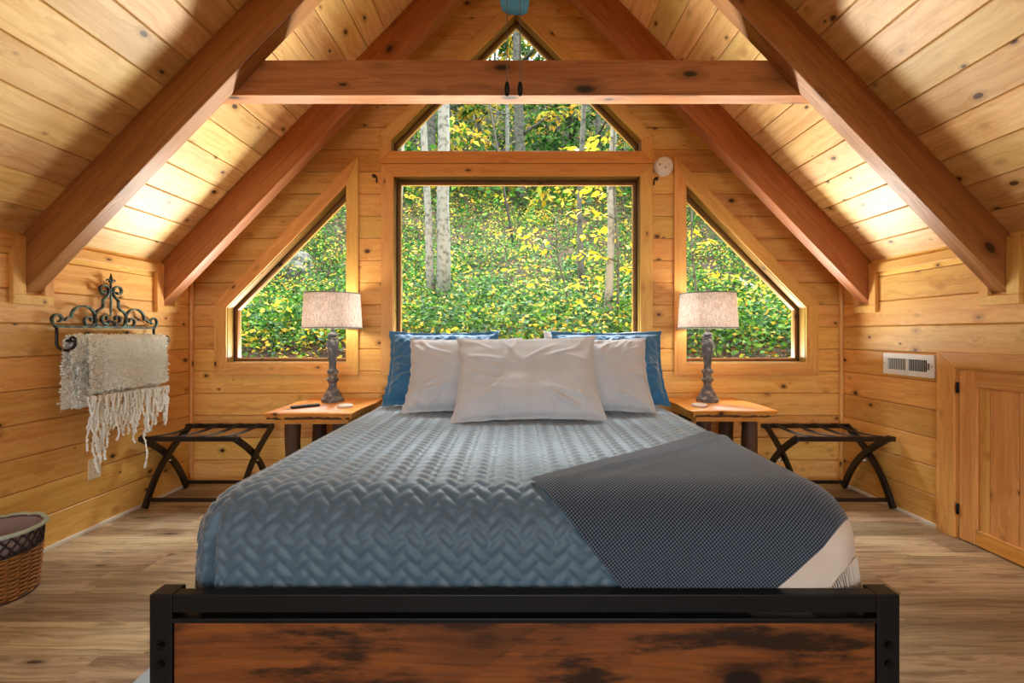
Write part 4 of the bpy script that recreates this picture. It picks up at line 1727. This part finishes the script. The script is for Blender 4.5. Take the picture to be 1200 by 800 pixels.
# ------------------------------------------------------------------ outside: wooded hillside
PY = np.array([3.0, 4.0, 5.0, 6.5, 8.0, 10.0, 14.0, 20.0, 30.0, 45.0, 70.0])
PZ = np.array([-1.2, -0.55, -0.12, 0.22, 0.70, 1.75, 4.3, 7.9, 13.9, 23.0, 38.0]) + H


def hill(x, y):
    b = np.interp(y, PY, PZ)
    w = np.clip((y - 4.5) / 6, 0, 1)
    return b + w * (0.16 * np.sin(x * 0.55 + y * 0.3) + 0.12 * np.sin(x * 1.3 - y * 0.7 + 2) + 0.06 * np.sin(x * 3.1 + y * 2.3)) + 0.03 * np.abs(x) * np.clip((y - 5) / 5, 0, 1)


gx = np.linspace(-60, 60, 201)
gy = np.concatenate([np.linspace(3.62, 16, 90), np.linspace(16.5, 70, 60)])
GX, GY = np.meshgrid(gx, gy, indexing='ij')
GX, GY = GX.ravel(), GY.ravel()
hv = np.stack([GX, GY, hill(GX, GY)], 1)
tag(np_mesh('ground_hillside', hv, grid_faces(len(gx), len(gy)), 'forest_soil'), kind='structure')
gl_ = MB().box(-70, 70, -70, 3.6, -3.3, -3.0)
tag(gl_.build('ground_yard', 'forest_soil'), kind='structure')

GREEN = [S(58, 106, 36), S(84, 138, 46), S(34, 72, 26), S(108, 152, 52), S(46, 92, 42)]
YEL = [S(226, 196, 60), S(206, 190, 66), S(240, 206, 84), S(180, 184, 60), S(222, 170, 60)]
BRN = [S(112, 72, 44), S(80, 52, 32), S(138, 92, 56), S(92, 66, 46)]


def leaf_arrays(c, size, up=0.6, pal=None, pid=None, wide=0.55):
    n = len(c)
    d = rng.normal(0, 1, (n, 3))
    d[:, 2] = d[:, 2] * 0.45 - 0.25
    d /= np.linalg.norm(d, axis=1)[:, None]
    nn = rng.normal(0, 0.6, (n, 3))
    nn[:, 2] += up
    nn[:, 1] -= 0.35
    w = np.cross(nn, d)
    w /= np.linalg.norm(w, axis=1)[:, None]
    nrm = np.cross(d, w)
    L_ = (size * rng.uniform(0.65, 1.3, n))[:, None]
    W_ = L_ * wide
    a = c
    b = c + d * L_ * 0.42 + w * W_ * 0.5 + nrm * W_ * 0.12
    t = c + d * L_ - nrm * L_ * 0.08
    e = c + d * L_ * 0.42 - w * W_ * 0.5 + nrm * W_ * 0.12
    vv = np.stack([a, b, t, e], 1).reshape(-1, 3)
    i4 = np.arange(n) * 4
    ff = np.concatenate([np.stack([i4, i4 + 1, i4 + 2], 1), np.stack([i4, i4 + 2, i4 + 3], 1)])
    palA = np.array([p[:3] for p in pal])
    k = rng.integers(0, len(pal), n) if pid is None else pid
    cc = palA[k] * rng.uniform(0.75, 1.2, n)[:, None]
    return vv, ff, np.repeat(cc, 4, axis=0)


def leaf_obj(name, c, size, pal, parent=None, pid=None, up=0.6, wide=0.55):
    vv, ff, cc = leaf_arrays(c, size, up, pal, pid, wide)
    o = np_mesh(name, vv, ff, 'leaf_cloud', parent, smooth=False, cols=np.clip(cc, 0, 1))
    return o


def scatter_xy(n, y0, y1, pw=1.0, spread=0.85):
    u = rng.random(n)
    a = 1 - pw
    y = (y0 ** a + u * (y1 ** a - y0 ** a)) ** (1 / a) if abs(a) > 1e-6 else y0 * (y1 / y0) ** u
    x = rng.uniform(-1, 1, n) * (spread * y + 0.6)
    return x, y


# fallen leaves
x, y = scatter_xy(16000, 4.4, 17, 1.6)
c = np.stack([x, y, hill(x, y) + 0.015], 1)
tag(leaf_obj('leaf_litter', c, 0.075, BRN + [YEL[4], YEL[1]], up=1.6), 'brown and yellow fallen leaves covering the hillside soil', 'leaves', kind='stuff')


def clump_cloud(n_clump, per, y0, y1, pw, hmax, rad, size, pal, mixp):
    cx, cy = scatter_xy(n_clump, y0, y1, pw)
    n = n_clump * per
    ii = np.repeat(np.arange(n_clump), per)
    rr = rng.normal(0, rad, (n, 2))
    xx, yy = cx[ii] + rr[:, 0], cy[ii] + rr[:, 1]
    hs = rng.uniform(0.3, 1, n_clump)[ii] * hmax
    zz = hill(xx, yy) + hs * rng.random(n) ** 0.8 + 0.02
    cls = rng.choice(len(mixp), n_clump, p=mixp)[ii]
    nG = len(GREEN)
    pid = np.where(cls == 0, rng.integers(0, nG, n), np.where(cls == 1, rng.integers(nG, nG + len(YEL), n), rng.integers(0, nG + len(YEL), n)))
    keep = (yy > 4.3)
    c = np.stack([xx, yy, zz], 1)[keep]
    sz = np.full(len(c), size) * rng.uniform(0.7, 1.3, n_clump)[ii][keep]
    return c, sz, pid[keep]


PAL = GREEN + YEL
c, sz, pid = clump_cloud(6400, 20, 4.7, 17, 0.7, 0.45, 0.15, 0.068, PAL, [0.76, 0.09, 0.15])
tag(leaf_obj('ground_cover', c, sz, PAL, pid=pid), 'low green and yellow undergrowth covering the slope outside', 'undergrowth', kind='stuff')
c, sz, pid = clump_cloud(1800, 22, 12, 60, 0.9, 1.6, 0.45, 0.20, PAL, [0.66, 0.16, 0.18])
tag(leaf_obj('far_undergrowth', c, sz, PAL, pid=pid), 'dense leafy undergrowth among the trunks high up the slope', 'undergrowth', kind='stuff')


def px_ground(px, py):
    """where the sight line through a pixel meets the hillside"""
    dx, dz = (px - VX) / F, (VY - py) / F
    yy = np.linspace(4.2, 60, 3000)
    g = hill(dx * yy, yy) - (H + dz * yy)
    i = np.argmax(g > 0)
    return dx * yy[i], yy[i], float(hill(dx * yy[i], yy[i]))


def tree(name, px, py, wpx, top_px, label, mat, height=9.0, crown=None, crown_pal=GREEN, group=None, yfix=None, n_leaf=0, leaf=0.12, wob=0.04, crown_z=None):
    if yfix is None:
        bx_, by_, bz_ = px_ground(px, py)
    else:
        by_ = yfix
        bx_ = (px - VX) / F * by_
        bz_ = float(hill(bx_, by_))
    t = thing(name, (bx_, by_, bz_), label, 'tree', group)
    r = wpx / F * by_ / 2
    lean = ((top_px - px) / F * by_) / 4.0
    pts, rad = [], []
    r2 = random.Random(int(px * 7 + wpx))
    for i in range(13):
        f = i / 12
        pts.append((bx_ + lean * height * f * 0.8 + r2.uniform(-wob, wob) * (0 if i == 0 else 1), by_ + r2.uniform(-wob, wob), bz_ - 0.1 + height * f))
        rad.append(max(r * (1.25 - 0.25 * min(1, f * 8)) * (1 - 0.55 * f), 0.006))
    MB().tube(pts, rad, 10).build('trunk', mat, t, True)
    br = MB()
    tips = []
    if n_leaf:
        nb = max(5, n_leaf // 70)
        for b in range(nb):
            f = r2.uniform(*(crown_z or (0.45, 1.0)))
            i = min(int(f * 12), 11)
            s = Vector(pts[i])
            a = r2.uniform(0, 2 * PI)
            L_ = (crown or 1.5) * r2.uniform(0.5, 1.0)
            e = s + Vector((math.cos(a) * L_, math.sin(a) * L_, L_ * r2.uniform(0.05, 0.5)))
            mid = (s + e) / 2 + Vector((0, 0, 0.1 * L_))
            br.tube([s, mid, e], [rad[i] * 0.35 + 0.004, rad[i] * 0.22 + 0.003, 0.003], 5)
            tips.append((mid, e))
        br.build('branches', mat, t, True)
        k = rng.integers(0, len(tips), n_leaf)
        A = np.array([tuple(q[0]) for q in tips])[k]
        B = np.array([tuple(q[1]) for q in tips])[k]
        f = rng.uniform(0, 1.1, n_leaf)[:, None]
        c = A + (B - A) * f + rng.normal(0, 0.16 * (crown or 1.5) * 0.5, (n_leaf, 3)) * np.array([1, 1, 0.6])
        tag(leaf_obj('foliage', c, leaf, crown_pal, t), kind='stuff')
    return t


tree('tree', 517, 362, 16, 519, 'thickest pale grey trunk, standing close beside a thinner pale trunk', 'pale_bark', 10, 2.2, GREEN, n_leaf=700, leaf=0.14, crown_z=(0.55, 1))
tree('tree', 506, 362, 9, 492, 'thinner pale trunk leaning away from the thick pale trunk', 'pale_bark', 9, 1.8, GREEN, n_leaf=400, leaf=0.13, crown_z=(0.6, 1))
tree('tree', 468, 385, 4.5, 471, 'slim whitish sapling trunk near the window edge', 'pale_bark', 6, 1.2, YEL, n_leaf=260, leaf=0.10, crown_z=(0.5, 1))
tree('tree', 711, 388, 9, 722, 'pale mottled trunk behind the yellow leaved sapling', 'pale_bark', 8, 1.8, YEL, n_leaf=500, leaf=0.11, crown_z=(0.45, 1))
tree('tree', 681, 352, 7, 683, 'grey straight trunk between the pale mottled trunk and thin dark stem', 'grey_bark', 10, 1.8, GREEN, n_leaf=300, leaf=0.13, crown_z=(0.5, 1))
tree('tree', 603, 292, 3.0, 560, 'thin dark stem leaning across the hillside', 'dark_bark', 8, 1.5, GREEN, n_leaf=350, leaf=0.13, crown_z=(0.5, 1), wob=0.03)
far = [(612, 13, 14.0, 'grey_bark'), (595, 5, 17.0, 'pale_bark'), (505, 10, 15.0, 'grey_bark'), (523, 10, 16, 'grey_bark'), (653, 4, 19, 'grey_bark'),
       (670, 5, 22, 'dark_bark'), (560, 5, 22, 'grey_bark'), (480, 6, 19, 'grey_bark'), (700, 6, 18, 'grey_bark'), (727, 6, 20, 'dark_bark'), (545, 3, 26, 'pale_bark'),
       (583, 4, 26, 'pale_bark'), (632, 4, 28, 'pale_bark'), (690, 4, 28, 'pale_bark'), (640, 3, 24, 'dark_bark'), (574, 3.5, 30, 'pale_bark'), (622, 3, 32, 'grey_bark'), (606, 3, 34, 'pale_bark')]
for i, (px, w, yy, mt) in enumerate(far):
    tree('tree', px, 0, w, px + (i % 5 - 2) * 3, {'grey_bark': 'tall grey-barked tree', 'pale_bark': 'tall slender pale-barked tree', 'dark_bark': 'tall dark-barked tree'}[mt] + ' standing on the upper slope among dense leaves', mt, 13 + (i % 4), 2.6, GREEN if i % 3 else GREEN[:3] + YEL,
         {'grey_bark': 'grey', 'pale_bark': 'pale', 'dark_bark': 'dark'}[mt] + ' trees on the upper slope', yfix=yy, n_leaf=1500, leaf=0.24, crown_z=(0.06, 0.95))
for px, py, w in ((300, 300, 5), (340, 262, 5), (385, 250, 6), (830, 262, 5), (868, 290, 5), (905, 330, 5)):
    tree('tree', px, py, w, px + 4, 'tall slender tree on the slope beyond a side window', 'grey_bark', 9, 2.0, GREEN + YEL[:2],
         'trees beyond the side windows', n_leaf=350, leaf=0.13, crown_z=(0.55, 1))

# one leaf shape shared by all single leaves
lm = bpy.data.meshes.new('leaf')
lm.from_pydata([(0, 0, 0), (0.24, 0.2, 0.06), (0.62, 0.21, 0.05), (1, 0, -0.08), (0.62, -0.21, 0.05), (0.24, -0.2, 0.06), (0.45, 0, 0)], [],
               [(0, 6, 1), (1, 6, 2), (2, 6, 3), (3, 6, 4), (4, 6, 5), (5, 6, 0)])
lm.materials.append(M['yellow_leaf'])


def sapling(px, yy, label, h, n_br, per, size, seed, hmin=0.2, px_top=None, spread=1.0):
    bx_ = (px - VX) / F * yy
    bz_ = float(hill(bx_, yy))
    t = thing('yellow_sapling', (bx_, yy, bz_), label, 'sapling')
    r2 = random.Random(seed)
    lx = ((px_top or px) - px) / F * yy
    stem = [(bx_ + lx * f + 0.03 * math.sin(f * 7), yy + 0.02 * math.sin(f * 5), bz_ - 0.05 + h * f) for f in [i / 10 for i in range(11)]]
    MB().tube(stem, [0.016 * (1 - 0.7 * i / 10) + 0.003 for i in range(11)], 7).build('stem', 'grey_bark', t, True)
    for b in range(n_br):
        f = hmin + (1 - hmin) * (b + r2.random() * 0.6) / n_br
        i = min(int(f * 10), 9)
        s = Vector(stem[i]).lerp(Vector(stem[i + 1]), f * 10 - i)
        a = b * 2.4 + r2.uniform(-0.4, 0.4)
        L_ = spread * r2.uniform(0.45, 0.95)
        e = s + Vector((math.cos(a) * L_, math.sin(a) * L_ * 0.6, L_ * r2.uniform(-0.05, 0.25)))
        mid = (s + e) / 2 + Vector((0, 0, 0.06))
        MB().tube([s, mid, e], [0.006, 0.004, 0.002], 5).build('twig', 'dark_bark', t, True)
        for k in range(per):
            g = 0.2 + 0.85 * k / max(per - 1, 1)
            pnt = s.lerp(mid, g * 2) if g < 0.5 else mid.lerp(e, (g - 0.5) * 2)
            o = bpy.data.objects.new('leaf', lm)
            COL.objects.link(o)
            o.parent = t
            o.location = pnt + Vector((r2.uniform(-0.02, 0.02), r2.uniform(-0.02, 0.02), r2.uniform(-0.015, 0.015))) - t.location
            o.rotation_euler = (r2.uniform(-0.9, 0.9) + 0.5, r2.uniform(0.0, 0.7), a + (1 if k % 2 else -1) * r2.uniform(0.5, 1.3))
            sz_ = size * r2.uniform(0.7, 1.25)
            o.scale = (sz_, sz_, sz_)


sapling(722, 5.6, 'tall yellow leaved sapling by the far window edge, in front of the mottled trunk', 3.4, 20, 9, 0.115, 5, 0.08, 722, 1.0)
sapling(668, 6.2, 'yellow leaved sapling spreading low in front of the grey straight trunk', 1.5, 11, 9, 0.115, 9, 0.2, 650, 1.1)
sapling(815, 5.3, 'yellow leaved sapling seen above the lamp by the air vent side', 1.9, 7, 8, 0.10, 13, 0.35, 812, 0.6)

# grey boulder on the slope
import bmesh
bx_, by_, bz_ = px_ground(338, 318)
bm = bmesh.new()
bmesh.ops.create_icosphere(bm, subdivisions=3, radius=1.0)
for v in bm.verts:
    k_ = 1 + 0.28 * noise.noise(v.co * 1.3) + 0.12 * noise.noise(v.co * 3.1)
    v.co = Vector((v.co.x * 0.55, v.co.y * 0.4, v.co.z * 0.42)) * k_
me = bpy.data.meshes.new('boulder')
bm.to_mesh(me)
bm.free()
me.materials.append(M['grey_bark'])
bo = bpy.data.objects.new('boulder', me)
COL.objects.link(bo)
bo.location = (bx_, by_ + 0.15, bz_ + 0.02)
tag(bo, 'grey boulder in the undergrowth behind the lamp with the remote', 'rock')

# fallen log and loose branches
fx_, fy_, fz_ = px_ground(905, 372)
gx_, gy_, gz_ = px_ground(862, 330)
lg = MB().tube([(fx_, fy_, fz_ + 0.05), ((fx_ + gx_) / 2, (fy_ + gy_) / 2, (fz_ + gz_) / 2 + 0.16), (gx_, gy_, gz_ + 0.06)], [0.04, 0.055, 0.05], 9)
tag(lg.build('fallen_log', 'log_grey', None, True), 'grey fallen log lying on the slope behind the vent side lamp', 'log')
fx_, fy_, fz_ = px_ground(672, 396)
gx_, gy_, gz_ = px_ground(694, 345)
lg = MB().tube([(fx_, fy_, fz_), ((fx_ + gx_) / 2 - 0.03, (fy_ + gy_) / 2, (fz_ + gz_) / 2 + 0.05), (gx_, fy_ + 0.3, gz_ - 0.1)], [0.018, 0.014, 0.008], 7)
tag(lg.build('fallen_branch', 'pale_bark', None, True), 'bare pale branch sticking up beside the grey straight trunk', 'branch')
